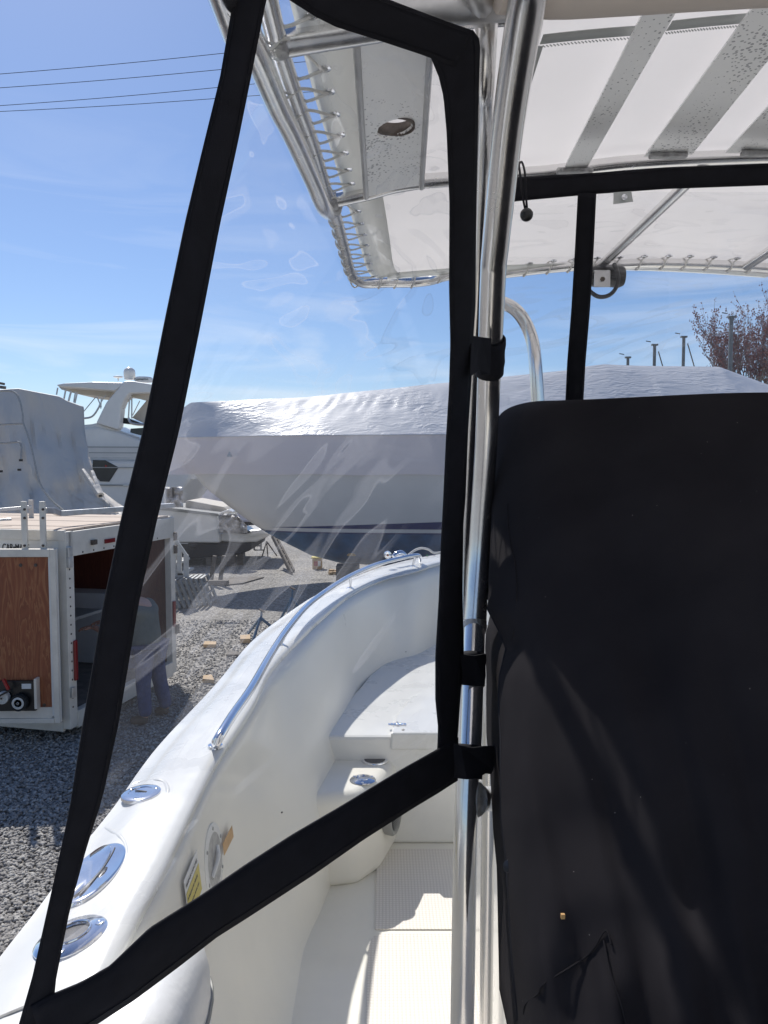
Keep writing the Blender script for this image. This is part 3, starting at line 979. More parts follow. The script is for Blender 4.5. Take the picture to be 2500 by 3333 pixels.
# bow rail
rail_pts = [(700, 2430, 1.905), (703, 2419, 1.945), (712, 2402, 1.965), (757, 2329, 1.985), (817, 2242, 2.0), (882, 2129, 2.02), (936, 2047, 2.035), (1001, 1971, 2.055), (1072, 1917, 2.075),
            (1142, 1874, 2.095), (1224, 1838, 2.11), (1305, 1817, 2.122), (1352, 1808, 2.128), (1366, 1811, 2.115), (1368, 1826, 2.075)]
rail = MB()
rp3 = [WZ(*p) for p in rail_pts]
rail.tube(rp3, 0.0135, 16, smooth_path=5)
ro = rail.build('bow_rail', M['steel'], boat)
for (px, py, i) in ((952, 2072, 6), (1145, 1902, 9), (1352, 1850, 12)):
    top = rp3[i]
    m = MB()
    near = min(ic, key=lambda q: (q - top).length)
    foot = near.lerp(min(oc, key=lambda q: (q - top).length), 0.22) + Vector((0, 0, 0.006))
    m.tube([top, top.lerp(foot, 0.5) + Vector((0, 0, -0.006)), foot], 0.007, 10)
    m.lathe(foot, [(0.022, -0.004), (0.022, 0.003), (0.010, 0.008), (0, 0.008)], 16)
    m.build('stanchion', M['steel'], ro)
m = MB(); m.lathe(gun_at(701, 2427)[0], [(0.021, -0.004), (0.020, 0.0025), (0.015, 0.004), (0, 0.004)], 20)
m.build('rail_base', M['steel'], ro)
# bead of trim under the forward lip
tb = MB()
tb.tube([WZ(1100, 1967, 1.995), WZ(1150, 1932, 2.008), WZ(1200, 1905, 2.018), WZ(1251, 1886, 2.026), WZ(1300, 1873, 2.034), WZ(1345, 1862, 2.041), WZ(1410, 1838, 2.05)], 0.0055, 8, smooth_path=4)
tb.box(WZ(1101, 1967, 1.995), (0.012, 0.03, 0.016))
tb.build('trim_bead', M['alu_dull'], boat)

# moulded pads and fittings on the port gunwale
for pts_ in (((428, 2572), (436, 2556), (470, 2548), (510, 2543), (537, 2552), (547, 2580), (538, 2600)), ((318, 2700), (350, 2702), (385, 2722), (408, 2752), (412, 2790), (400, 2822))):
    m = MB(); n_ = len(pts_)
    m.tube([gun_at(x, y, -0.004)[0] for x, y in pts_], [0.002] + [0.0068] * (n_ - 2) + [0.002], 12, smooth_path=5)
    m.build('moulded_edge', M['gel'], boat)
# round filler plate
c, nv = gun_at(460, 2586, 0.001); rot = gframe(nv)
m = MB(); m.lathe(c, [(0.047, -0.002), (0.046, 0.005), (0.041, 0.007), (0.030, 0.007), (0.029, 0.0055), (0.0, 0.0055)], 36, rot)
fp = m.build('deck_filler', M['steel'], boat)
m = MB(); m.bar(c + Vector((-0.018, 0.010, 0.0068)), c + Vector((0.012, 0.002, 0.0068)), 0.003, 0.0016); m.build('key_slot', M['hole'], fp)
for a0 in (0.5, 2.6, 4.7):
    m = MB(); m.lathe(c + rot @ Vector((math.cos(a0) * 0.036, math.sin(a0) * 0.036, 0.0065)), [(0.0055, 0), (0.005, 0.0012), (0.002, 0.002), (0, 0.001)], 12, rot); m.build('screw', M['steel'], fp)
# pull-up cleat
c, nv = gun_at(306, 2842, 0.001); rot = gframe(nv)
m = MB(); m.lathe(c, [(1.0, -0.002), (0.985, 0.004), (0.93, 0.006), (0.86, 0.005), (0.0, 0.0055)], 48, rot, sx=0.050, sy=0.110)
cl = m.build('pull_up_cleat', M['steel'], boat)
m = MB(); m.lathe(c + rot @ Vector((-0.012, 0, 0.003)), [(1.0, 0.0), (0.99, 0.0045), (0.95, 0.006), (0.5, 0.0065), (0.0, 0.0068)], 40, rot, sx=0.028, sy=0.098)
m.build('cleat_bar', M['steel'], cl)
m = MB(); m.tube([c + rot @ Vector((0.0165 - 0.0000 - 0.006 * (k / 5 - 1) ** 2 * 1.2, -0.085 + 0.017 * k, 0.0062)) for k in range(11)], 0.0012, 6)
m.build('bar_gap', M['hole'], cl)
m = MB(); m.lathe(c + rot @ Vector((0.021, -0.008, 0.0052)), [(1.0, 0.0), (0.8, 0.0012), (0, 0.0012)], 20, rot, sx=0.0065, sy=0.020)
m.build('finger_slot', M['hole'], cl)
# rod holder set at an angle
def rod_holder2(px, py, r_, el):
    c, nv = gun_at(px, py, 0.002); rot = gframe(nv, Vector((0.75, 0.9, 0)))
    m = MB()
    m.lathe(c, [(r_ * 0.52, 0.004), (r_ * 0.55, 0.010), (r_ * 0.62, 0.008), (r_ * 0.92, 0.006), (r_, 0.002), (r_, -0.003)], 44, rot, sy=el)
    o = m.build('rod_holder', M['steel'], boat)
    m = MB(); m.lathe(c, [(r_ * 0.53, 0.005), (r_ * 0.3, 0.0052), (0, 0.0052)], 30, rot, sy=el); m.build('bore', M['hole'], o)
    m = MB(); m.tube([c + rot @ Vector((math.cos(k * math.pi / 16) * r_ * 0.55, math.sin(k * math.pi / 16) * r_ * el * 0.55, 0.010)) for k in range(33)], 0.0022, 8); m.build('lip', M['steel'], o)
    for a0 in (5.5, 1.2, 3.2):
        m = MB(); m.lathe(c + rot @ Vector((math.cos(a0) * r_ * 0.78, math.sin(a0) * r_ * el * 0.78, 0.0065)), [(0.0085, 0), (0.008, 0.0018), (0.003, 0.0028), (0, 0.0015)], 14, rot); m.build('screw', M['steel'], o)
rod_holder2(232, 3052, 0.052, 1.2)
# caulked joint across the gunwale
j0, j1 = gun_at(-30, 3320)[0], gun_at(355, 3170)[0]
m = MB(); m.tube([j0 - Vector((0, 0, 0.004)), j0.lerp(j1, 0.5) - Vector((0, 0, 0.001)), j1 - Vector((0, 0, 0.004))], 0.0045, 8)
m.build('gunwale_seam', M['seam'], boat)
# inspection plate, capacity plate and label on the cockpit side
def liner_pt(px, py):
    """where the sight line meets the port liner"""
    d = ray(px, py)
    best, bp_ = 1e9, None
    C0 = Vector((0, 0, CAMZ))
    for i in range(0, NS):
        r_ = liner_rows[i]
        for j in range(len(r_) - 1):
            for k in range(4):
                p = r_[j].lerp(r_[j + 1], k / 4)
                q = C0 + d * p.y
                e = (q - p).length
                if e < best:
                    best, bp_, idx = e, p, (i, j)
    i, j = idx
    i2 = min(NS - 1, i + 1)
    du = (liner_rows[i2][j] - liner_rows[i2 - 1][j]).normalized()
    dv = (liner_rows[i][j] - liner_rows[i][j + 1]).normalized()
    nn = du.cross(dv)
    if nn.x < 0: nn = -nn
    return C0 + d * bp_.y, du, dv, nn.normalized()
p, du, dv, nn = liner_pt(690, 2800)
rot = Matrix((du, nn.cross(du), nn)).transposed()
m = MB(); m.lathe(p, [(0.088, -0.004), (0.088, 0.006), (0.082, 0.008), (0.066, 0.008), (0.064, 0.006), (0.0, 0.007)], 40, rot)
ip = m.build('inspection_plate', M['gel'], boat)
m = MB()
m.lathe(p + nn * 0.006, [(0.0655, 0.0), (0.0655, 0.0018), (0.0635, 0.0018)], 40, rot)
m.build('plate_ring', M['seam'], ip)
for k in range(6):
    a0 = k * math.pi / 3 + 0.3
    m = MB(); m.lathe(p + rot @ Vector((math.cos(a0) * 0.076, math.sin(a0) * 0.076, 0.0075)), [(0.005, 0), (0.0045, 0.0018), (0, 0.002)], 10, rot); m.build('screw', M['grille'], ip)
m = MB(); m.tube([p + rot @ Vector((-0.045, -0.02, 0.008)), p + rot @ Vector((0, 0.004, 0.016)), p + rot @ Vector((0.03, 0.02, 0.008))], 0.006, 8, smooth_path=4)
m.build('plate_grip', M['gel'], ip)

def label_quad(name, c, xd, yd, w, h, m_, lift=0.004):
    xd = Vector(xd).normalized(); yd = Vector(yd).normalized()
    nz_ = xd.cross(yd).normalized()
    q = MB()
    o_ = Vector(c) + nz_ * lift
    q.prism([o_ - xd * w / 2 - yd * h / 2, o_ + xd * w / 2 - yd * h / 2, o_ + xd * w / 2 + yd * h / 2, o_ - xd * w / 2 + yd * h / 2], nz_ * 0.0012)
    return q.build(name, m_, boat), nz_
# capacity plate: text runs up the slope, towards the bow
p, du, dv, nn = liner_pt(620, 2890)
xd = du
yd = nn.cross(du).normalized()
if yd.z < 0: yd = -yd
if xd.cross(yd).dot(nn) < 0:
    xd = -xd
cpn = xd.cross(yd).normalized()
cap, _ = label_quad('capacity_plate', p, xd, yd, 0.125, 0.105, M['white_print'], 0.006)
m = MB()
o_ = p + cpn * 0.0075
m.prism([o_ - xd * 0.06 - yd * 0.040, o_ + xd * 0.06 - yd * 0.040, o_ + xd * 0.06 + yd * 0.022, o_ - xd * 0.06 + yd * 0.022], cpn * 0.0006)
m.build('yellow_band', M['yellow'], cap)
for (tx, dx, dy, sz) in (('MAXIMUM CAPACITIES', -0.059, 0.033, 0.0105), ('10 PERSONS OR 1500 LBS', -0.058, 0.004, 0.0085), ('1800 LBS PERSONS, MOTOR, GEAR', -0.058, -0.016, 0.0065), ('250 H.P. MOTOR', -0.058, -0.034, 0.0085)):
    text_mesh('plate_lettering', tx, sz, M['black_paint'], frame(o_ + cpn * 0.0012 + xd * dx + yd * dy, xd, yd), cap, ext=0.0002)
p, du, dv, nn = liner_pt(735, 2735)
yd = nn.cross(du).normalized()
label_quad('tan_sticker', p, du, yd if du.cross(yd).dot(nn) > 0 else -yd, 0.092, 0.032, M['tan_label'], 0.006)

for (px, py) in ((1145, 2272), (1320, 2122), (915, 2645)):
    p, du, dv, nn = liner_pt(px, py)
    m = MB(); m.lathe(p + nn * 0.003, [(0.004, 0), (0.003, 0.002), (0, 0.003)], 6, sy=1.6); m.build('dirt_speck', M['rust'], boat)
# white bolster low on the port side and the console body
bo = MB()
bc = W(470, 3480, 1.12)
rows = []
for i in range(21):
    th = math.pi * i / 20 - math.pi / 2
    row = []
    for j in range(29):
        ph = 2 * math.pi * j / 28
        sg_ = lambda v, e: math.copysign(abs(v) ** e, v)
        row.append(bc + Vector((0.085 * sg_(math.cos(th), 0.6) * sg_(math.cos(ph), 0.7), 0.20 * sg_(math.cos(th), 0.6) * sg_(math.sin(ph), 0.7), 0.15 * sg_(math.sin(th), 0.6))))
    rows.append(row)
bo.grid(rows)
bolster = bo.build('bolster_cushion', M['cushion'], boat)
m = MB(); m.tube([rows[10][j] * 1.0 + Vector((0, 0, 0.03)) for j in range(0, 29)], 0.005, 6); m.build('piping', M['grille'], bolster)

cons = MB()
cx0 = 0.275
cons.prism([(cx0, 1.62, FLOOR), (cx0, 1.52, 2.45), (cx0 + 0.02, 1.66, 2.56), (cx0 + 0.03, 2.25, 2.62), (cx0 + 0.01, 2.45, 2.2), (cx0, 2.60, FLOOR)], (0.72, 0, 0))
cons.build('console', M['gel'], boat, bevel=0.03)
# moulded recess with a grab handle on the console side
m = MB()
m.tube([W(1618, 2085, 1.72), W(1624, 2130, 1.70), W(1634, 2170, 1.70), W(1642, 2120, 1.71), W(1640, 2080, 1.72)], 0.006, 8, smooth_path=4)
m.build('moulded_handle', M['gel'], boat)

# anchor gear and line on the bow
m = MB()
c = WZ(1262, 1806, 2.185)
c = W(1262, 1806, 4.75)
rotx = Matrix.Rotation(R(90), 3, 'X') @ Matrix.Rotation(R(10), 3, 'Y')
m.lathe(c, [(0.010, -0.018), (0.023, -0.016), (0.026, 0), (0.023, 0.016), (0.010, 0.018)], 20, rotx)
br = m.build('bow_roller', M['steel'], boat)
m = MB(); m.lathe(c + Vector((0, -0.018, 0)), [(0.008, 0), (0.006, 0.006), (0, 0.007)], 12, rotx); m.build('roller_pin', M['copper'], br)
m = MB()
m.tube([W(1280, 1812, 4.81), W(1292, 1803, 4.83), W(1306, 1801, 4.85), W(1318, 1808, 4.86), W(1326, 1814, 4.88)], [0.012, 0.019, 0.021, 0.016, 0.010], 12, smooth_path=3)
m.tube([W(1288, 1816, 4.78), W(1302, 1818, 4.80), W(1318, 1812, 4.84)], [0.008, 0.010, 0.007], 10, smooth_path=3)
m.build('anchor_shackle', M['steel'], br)
m = MB(); m.tube([W(1330, 1806, 4.88), W(1352, 1790, 4.90), W(1374, 1784, 4.90), W(1396, 1789, 4.91), W(1415, 1800, 4.92), W(1450, 1794, 4.93), W(1480, 1790, 4.93)], 0.008, 8, smooth_path=4)
tag(m.build('mooring_rope', M['rope']), 'white rope coiled over the bow of the near boat beside the chrome roller', 'rope')
for (px, mt) in ((1398, 'green_mark'), (1409, 'navy')):
    m = MB()
    q = WZ(px, 1812, 2.05)
    i = min(range(NS), key=lambda k: abs(oc[k].x - q.x))
    m.tube([oc[i] + Vector((0, -0.02, 0.008)), oc[i] + Vector((0, 0.004, 0.003))], 0.006, 8)
    m.build('coloured_mark', M[mt], boat)

# ================================================================== T-TOP
TZ = 3.32
XT = lambda y: XC(y) + 0.16
def crown(x, y):
    u = x - XT(y)
    c = interp(y, [0.0, 1.75, 2.6], [0.11, 0.11, 0.06])
    return c * max(-0.3, 1 - (u / 0.80) ** 2)
def WT(px, py, dz=0.0):
    z = TZ + dz
    for _ in range(12):
        p = WZ(px, py, z)
        z = 0.5 * z + 0.5 * (TZ + dz + crown(p.x, p.y))
    return WZ(px, py, z)

ttop = thing('t_top', (XC(1.6), 1.6, FLOOR), 'aluminium tube T-top frame with laced white canvas roof over the console', 'boat top')

# canvas panels --------------------------------------------------------------
left_edge = [(945, -10), (971, 103), (991, 166), (1024, 298), (1064, 431), (1104, 563), (1120, 623), (1137, 670), (1170, 782), (1190, 855), (1205, 885), (1226, 897)]
L = [WT(px, py, 0.005) for px, py in left_edge]
L = [Vector((L[0].x - 0.02, y, TZ + 0.0)) for y in (-1.1, -0.5, 0.0, 0.5)] + L
front_px = [(1226, 897), (1263, 902), (1350, 897), (1442, 885), (1560, 880), (1651, 876), (1760, 862), (1880, 848), (2012, 842), (2120, 838), (2223, 838), (2350, 843), (2500, 852), (2700, 875)]
Fr = [WT(px, py, 0.01) for px, py in front_px]
ymax = Fr[0].y
rows = []
YS = np.concatenate([np.linspace(-1.1, 0.6, 8), np.linspace(0.75, ymax, 46)])
for y in YS:
    xl = interp(y, [p.y for p in L], [p.x for p in L])
    xr = 2 * XT(y) - xl
    row = []
    for j in range(41):
        t = j / 40
        x = xl + (xr - xl) * t
        # fore-edge bows forward a touch
        row.append(Vector((x, y, TZ + 0.012 + crown(x, y) - 0.006 * math.sin(7 * y) * math.sin(5 * x))))
    rows.append(row)
# last rows bend to follow the front hem
for k in range(1, 4):
    row = []
    for j in range(41):
        p = rows[-1][j]
        yy = ymax + 0.02 * k * math.sin(math.pi * j / 40) ** 0.5
        row.append(Vector((p.x, yy, TZ + 0.012 + crown(p.x, yy))))
    rows.append(row)
cv = MB(); cv.grid(rows)
cv.build('canvas_roof', M['canvas'], ttop, thick=0.0015)

# hem band down the port edge and across the front (second layer)
def hem(path, inward, w, name, lift=-0.004, mt='canvas_hem'):
    m = MB()
    pts = resample(catmull(path, 4), 60)
    r1, r2 = [], []
    for p in pts:
        q = p + inward * w
        r1.append(Vector((p.x, p.y, TZ + crown(p.x, p.y) + lift)))
        r2.append(Vector((q.x, q.y, TZ + crown(q.x, q.y) + lift)))
    m.grid([r1, r2])
    return m.build(name, M[mt], ttop, thick=0.0015)
hem([p for p in L if p.y > 0.4], Vector((1, 0, 0)), 0.085, 'canvas_hem')
fh = [rows[-1][j] + Vector((0, -0.002, 0)) for j in range(1, 40, 3)]
hem(fh, Vector((0, -1, 0)), 0.075, 'canvas_hem')
# seam tape crossing the roof between the straps
for (a_, b_) in (((1757, 146), (2055, 118)), ((2168, 102), (2416, 78))):
    m = MB()
    p, q = WT(*a_, -0.004), WT(*b_, -0.004)
    pts = [p.lerp(q, t / 12) for t in range(13)]
    w_ = 0.028
    m.grid([[Vector((v.x, v.y, TZ + crown(v.x, v.y) - 0.003)) for v in pts], [Vector((v.x, v.y - w_, TZ + crown(v.x, v.y - w_) - 0.003)) for v in pts]])
    for k in range(26):
        v = p.lerp(q, k / 26)
        m.tube([Vector((v.x, v.y + 0.002, TZ + crown(v.x, v.y) - 0.005)), Vector((v.x + 0.004, v.y + 0.006, TZ + crown(v.x, v.y) - 0.005))], 0.0008, 4)
    m.build('seam_tape', M['grey_tape'], ttop, thick=0.001)
m = MB()
p, q = WT(1768, 150, -0.004), WT(1720, 300, -0.004)
m.add([p, p + Vector((-0.03, 0, 0)), q + Vector((-0.02, 0, 0)), q], [(0, 1, 2, 3)]); m.build('seam_tape', M['grey_tape'], ttop, thick=0.001)

# perimeter and cross tubes ----------------------------------------------------
TR = 0.0165
inner = [(865, -5), (898, 133), (958, 318), (1011, 464), (1064, 637), (1091, 703), (1117, 796), (1140, 880), (1158, 908), (1190, 922), (1263, 920), (1340, 920), (1396, 914), (1425, 906), (1455, 898), (1500, 893),
         (1580, 892), (1651, 889), (1760, 876), (1880, 866), (2012, 862), (2120, 858), (2223, 859), (2350, 864), (2500, 874), (2680, 892)]
ip_ = [WT(px, py, -0.01) for px, py in inner]
# flatten front run: keep it on one athwart line
i0 = ip_[0]
peri = [Vector((i0.x, y, TZ - 0.01)) for y in (-1.1, -0.3, 0.4)] + ip_
m = MB(); m.tube(peri, TR, 14, smooth_path=4)
m.build('perimeter_tube', M['alu'], ttop)
m = MB()
star = [Vector((2 * XT(p.y) - p.x, p.y, p.z)) for p in peri if p.y < 2.35]
m.tube(star, TR, 12, smooth_path=2); m.build('perimeter_tube', M['alu'], ttop)
# lower side rail, ends in a rounded return to the perimeter tube
side = [(690, -110), (733, 0), (820, 150), (898, 332), (940, 415), (978, 497), (1020, 592), (1052, 668), (1072, 690), (1090, 678)]
sp_ = [WT(px, py, -0.045 + (0.03 if k > 7 else 0)) for k, (px, py) in enumerate(side)]
m = MB(); m.tube([Vector((sp_[0].x, -0.9, sp_[0].z))] + sp_, 0.0185, 14, smooth_path=4)
m.build('side_rail', M['alu'], ttop)
# cross tubes
c2l, c2r = (1092, 652), (2500, 520)
c2p = [WT(px, py, -0.012) for px, py in ((1090, 652), (1200, 628), (1290, 603), (1400, 588), (1560, 578), (1700, 568), (1829, 556), (2000, 534), (2160, 522), (2330, 514), (2500, 508), (2700, 505))]
m = MB(); m.tube(c2p, 0.0165, 14, smooth_path=3); m.build('cross_tube', M['alu'], ttop)
c1p = [WT(px, py, -0.012) for px, py in ((915, 142), (1060, 118), (1200, 96), (1350, 70), (1500, 48), (1640, 38))]
m = MB(); m.tube(c1p, 0.020, 14, smooth_path=3); m.build('cross_tube', M['alu'], ttop)
# big tube close overhead with canvas pocket sewn round it
c0p = [WT(px, py, 0.0) for px, py in ((1180, -150), (1400, -158), (1620, -165), (1790, -180), (2000, -196), (2250, -214), (2500, -228), (2800, -245))]
m = MB(); m.tube([p + Vector((0, 0, -0.05)) for p in c0p[2:]], [0.03, 0.042, 0.045, 0.046, 0.046, 0.046], 16, smooth_path=3); m.build('canvas_pocket', M['sleeve'], ttop)
m = MB(); m.tube([WT(1180, 62, -0.03), WT(1400, 34, -0.04), WT(1560, 20, -0.04), WT(1720, 10, -0.04)], 0.022, 16, smooth_path=3); m.build('cross_tube', M['alu_dull'], ttop)
m = MB(); m.tube([WT(1546, -60, -0.03), WT(1562, -5, -0.045), WT(1572, 60, -0.03)], [0.018, 0.019, 0.018], 12, smooth_path=3); m.build('gusset_tube', M['alu_dull'], ttop)
# welds
for (px, py) in ((905, 140), (1078, 655), (1086, 672)):
    m = MB(); q = WT(px, py, -0.012)
    m.lathe(q, [(0.0, -0.021), (0.016, -0.017), (0.022, 0), (0.016, 0.017), (0.0, 0.021)], 14); m.build('weld', M['weld'], ttop)
# flat welded straps / plates running fore and aft
def flat_plate(quad, name='roof_strap', hole=None, mt='plate', dz=-0.022):
    m = MB()
    a_, b_, c_, d_ = [WT(px, py, dz) for px, py in quad]   # near-left, near-right, far-right, far-left
    C0 = Vector((0, 0, CAMZ)); pn = (b_ - a_).cross(d_ - a_); rc = ray(*quad[2])
    c_ = C0 + rc * (pn.dot(a_ - C0) / pn.dot(rc))
    N_ = 10
    r1 = [[a_.lerp(d_, k / N_), b_.lerp(c_, k / N_)] for k in range(N_ + 1)]
    if hole is None:
        m.grid([[p.lerp(q, t) for t in (0, .25, .5, .75, 1)] for p, q in r1], smooth=False)
    else:
        rh = ray(*hole[0]); hc_, hr = C0 + rh * (pn.dot(a_ - C0) / pn.dot(rh)), hole[1]
        # plate with a round cut-out: ring of quads from the hole to the outline
        out = []
        cor = [a_, b_, c_, d_]
        seg = 48
        per = []
        for e in range(4):
            for k in range(seg // 4):
                per.append(cor[e].lerp(cor[(e + 1) % 4], k / (seg // 4)))
        cen = sum(cor, Vector()) / 4
        inner_ring = []
        for p in per:
            dirv = (p - hc_); dirv.normalize()
            inner_ring.append(hc_ + dirv * hr)
        m.grid([per + [per[0]], inner_ring + [inner_ring[0]]], smooth=False)
        return m.build(name, M[mt], ttop, thick=0.005), hc_
    return m.build(name, M[mt], ttop, thick=0.004)
hp, hc_ = flat_plate([(1160, 146), (1404, 108), (1372, 612), (1192, 643)], 'side_plate', ((1284, 414), 0.036), mt='plate')
m = MB(); m.lathe(hc_ + Vector((0, 0, 0.004)), [(0.037, -0.008), (0.037, 0.020)], 32); 
oo = MB()
rgo = []
for k in range(33):
    a0 = 2 * math.pi * k / 32
    rgo.append(Vector((math.cos(a0) * 0.0375, math.sin(a0) * 0.0375, 0)))
oo.grid([[hc_ + p + Vector((0, 0, -0.001)) for p in rgo], [hc_ + p + Vector((0, 0, 0.024)) for p in rgo]])
oo.build('shaded_hole_collar', M['rust'], ttop, thick=0.003)  # dark colour paints the shade on the rim inside the cut-out
# folded edges of the side plate
for (a_, b_) in (((1160, 146), (1192, 643)), ((1404, 108), (1372, 612))):
    m = MB(); m.tube([WT(*a_, -0.026), WT(*b_, -0.026)], 0.006, 8); m.build('plate_edge', M['alu_dull'], ttop)
flat_plate([(2098, 30), (2212, 15), (1910, 545), (1829, 560)])
flat_plate([(2462, 5), (2640, 20), (2253, 500), (2097, 508)])
flat_plate([(2700, 130), (2900, 190), (2600, 500), (2362, 495)])
for (px, py) in ((1870, 556), (2175, 506), (2475, 500)):
    m = MB(); q = WT(px, py, -0.030); m.box(q, (0.085, 0.02, 0.012)); m.build('weld', M['weld'], ttop, bevel=0.004)
# diagonal struts up to the forward tube
for a_, b_ in ((((1952, 868), -0.02), ((2290, 545), -0.03)), (((2432, 866), -0.02), ((2760, 650), -0.10))):
    m = MB(); m.tube([WT(*a_[0], a_[1]), WT(*b_[0], b_[1])], 0.0145, 14); m.build('roof_strut', M['alu'], ttop)

# legs --------------------------------------------------------------------------
legA = [(1752, -170, 0.92), (1717, 0, 1.02), (1655, 398, 1.22), (1613, 800, 1.44), (1605, 900, 1.50), (1592, 1225, 1.66), (1583, 1442, 1.72), (1563, 1750, 1.74), (1550, 1950, 1.72), (1544, 2040, 1.71)]
legAp = [W(*p) for p in legA]
m = MB(); m.tube(legAp, [0.0255] * 7 + [0.0250, 0.0260, 0.0275], 24, smooth_path=5); m.build('leg', M['alu'], ttop)
legB = [(1544, 2030, 1.70), (1538, 2200, 1.63), (1529, 2430, 1.56), (1521, 2540, 1.54), (1513, 2822, 1.50), (1504, 3333, 1.47)]
lb = [W(*p) for p in legB]
lb.append(Vector((lb[-1].x - 0.01, lb[-1].y - 0.02, FLOOR)))
m = MB(); m.tube(lb, 0.0245, 24, smooth_path=4); m.build('leg', M['alu_bright'], ttop)
q0, q1 = W(1544, 2020, 1.705), W(1543, 2062, 1.695)
m = MB(); m.tube([q0, q0.lerp(q1, .5), q1], [0.0285, 0.0290, 0.0255], 20); m.build('weld_collar', M['weld'], ttop)
legE = [(1577, 235, 1.17), (1572, 420, 1.32), (1560, 800, 1.62), (1552, 1000, 1.78), (1540, 1200, 1.90), (1520, 1600, 2.0), (1508, 1960, 2.0), (1512, 2500, 1.9), (1494, 3333, 1.72)]
le = [W(*p) for p in legE]
le.insert(0, le[0] + Vector((0.003, -0.03, 0.14)))
le.append(Vector((le[-1].x, le[-1].y, FLOOR)))
m = MB(); m.tube(le, 0.0165, 16, smooth_path=4); m.build('brace_leg', M['alu'], ttop)
legC = [(1592, 2030, 1.82), (1590, 2500, 1.80), (1586, 2900, 1.78), (1581, 3333, 1.76)]
lc = [W(*p) for p in legC]; lc.append(Vector((lc[-1].x, lc[-1].y, FLOOR)))
m = MB(); m.tube(lc, 0.0165, 16, smooth_path=3); m.build('brace_leg', M['alu'], ttop)
# short cross piece bolted to the console
m = MB(); m.tube([W(1545, 2600, 1.55), W(1630, 2600, 1.60)], 0.0255, 18)
m.build('cross_stub', M['satin'], ttop)
m = MB(); m.tube([W(1548, 2600, 1.545), W(1570, 2600, 1.555)], [0.037, 0.0265], 18); m.build('weld_collar', M['weld'], ttop)
pl = MB()
pl.prism([W(1612, 2520, 1.60), W(1624, 2500, 1.60), W(1636, 2560, 1.60), W(1650, 2660, 1.60), W(1640, 2690, 1.60), W(1618, 2650, 1.60)], (0, 0.012, 0))
pl.build('mount_plate', M['alu'], ttop)
m = MB()
for q in ((1619, 2528, 1.597),):
    m.lathe(W(*q), [(0.006, -0.004), (0.006, 0.004), (0, 0.006)], 6, Matrix.Rotation(R(90), 3, 'X'))
m.build('bolt', M['steel'], ttop)
# console grab rail
gr = [(1560, 985, 1.95), (1600, 978, 1.95), (1640, 987, 1.95), (1682, 1012, 1.94), (1715, 1060, 1.94), (1735, 1120, 1.93), (1744, 1200, 1.92), (1752, 1330, 1.92), (1758, 1450, 1.92)]
m = MB(); m.tube([W(*p) for p in gr], 0.0165, 16, smooth_path=4); m.build('windshield_rail', M['alu_bright'], boat)

# lacing: grommets and cord ------------------------------------------------------
grom = [(1054, 214), (1069, 290), (1087, 365), (1105, 432), (1118, 491), (1130, 546), (1140, 592), (1162, 682), (1172, 723), (1181, 759), (1189, 794), (1194, 825), (1201, 853), (1206, 877), (1218, 895)]
gpts = [WT(px, py, 0.0) for px, py in [(1010, 40)] + grom]
def tube_at(y):
    return Vector((interp(y, [p.y for p in peri[:12]], [p.x for p in peri[:12]]), y, interp(y, [p.y for p in peri[:12]], [p.z for p in peri[:12]])))
cord = MB()
for k, gp in enumerate(gpts):
    m = MB()
    m.lathe(gp + Vector((0, 0, -0.004)), [(0.0055, 0.002), (0.0075, -0.002), (0.0115, -0.001), (0.0120, 0.002)], 16)
    m.build('grommet', M['steel'], ttop)
    yn = min(gp.y + 0.055, 2.44)
    t1 = tube_at(gp.y); t2 = tube_at(min(gp.y - 0.03, 2.4))
    nxt = gpts[k + 1] if k + 1 < len(gpts) else None
    # straight leg to the tube top, round the outside, back under to the next eyelet
    path = [gp + Vector((0, 0, -0.006)), t1 + Vector((TR, 0, 0.004)), t1 + Vector((0.004, 0.002, TR + 0.003)), t1 + Vector((-TR - 0.002, 0.006, 0.002)), t1 + Vector((-0.006, 0.012, -TR - 0.003)), t1 + Vector((TR + 0.002, 0.014, -0.004))]
    if nxt is not None:
        path.append(nxt.lerp(gp, 0.03) + Vector((-0.002, 0, -0.008)))
    cord.tube(path, 0.0026, 6, smooth_path=3)
fx = [(1243, 902), (1295, 902), (1352, 898), (1440, 885)] + [(x, y) for x, y in ((1720, 870), (1795, 862), (1862, 858), (1943, 846), (2016, 844), (2090, 846), (2163, 850), (2235, 849), (2314, 849), (2398, 847), (2465, 850))]
fy = [p for p in peri[9:]]
for (px, py) in fx:
    gp = WT(px, py - 4, 0.0)
    x = gp.x
    tb_ = Vector((x, interp(x, [p.x for p in fy], [p.y for p in fy]), interp(x, [p.x for p in fy], [p.z for p in fy])))
    m = MB(); m.lathe(tb_ + Vector((0.0, -0.045, 0.012)), [(0.0055, 0.002), (0.0075, -0.002), (0.0115, -0.001), (0.0120, 0.002)], 14); m.build('grommet', M['steel'], ttop)
    s_ = TR + 0.003
    cord.tube([tb_ + Vector((0.002, -0.045, 0.010)), tb_ + Vector((0, -s_, 0.006)), tb_ + Vector((-0.006, -s_ * 0.7, -s_ * 0.7)), tb_ + Vector((-0.012, 0, -s_)), tb_ + Vector((-0.014, s_, 0)), tb_ + Vector((-0.008, 0, s_)), tb_ + Vector((0.0, -0.03, 0.016))], 0.0026, 6, smooth_path=3)
cord.build('lacing_cord', M['cord'], ttop)

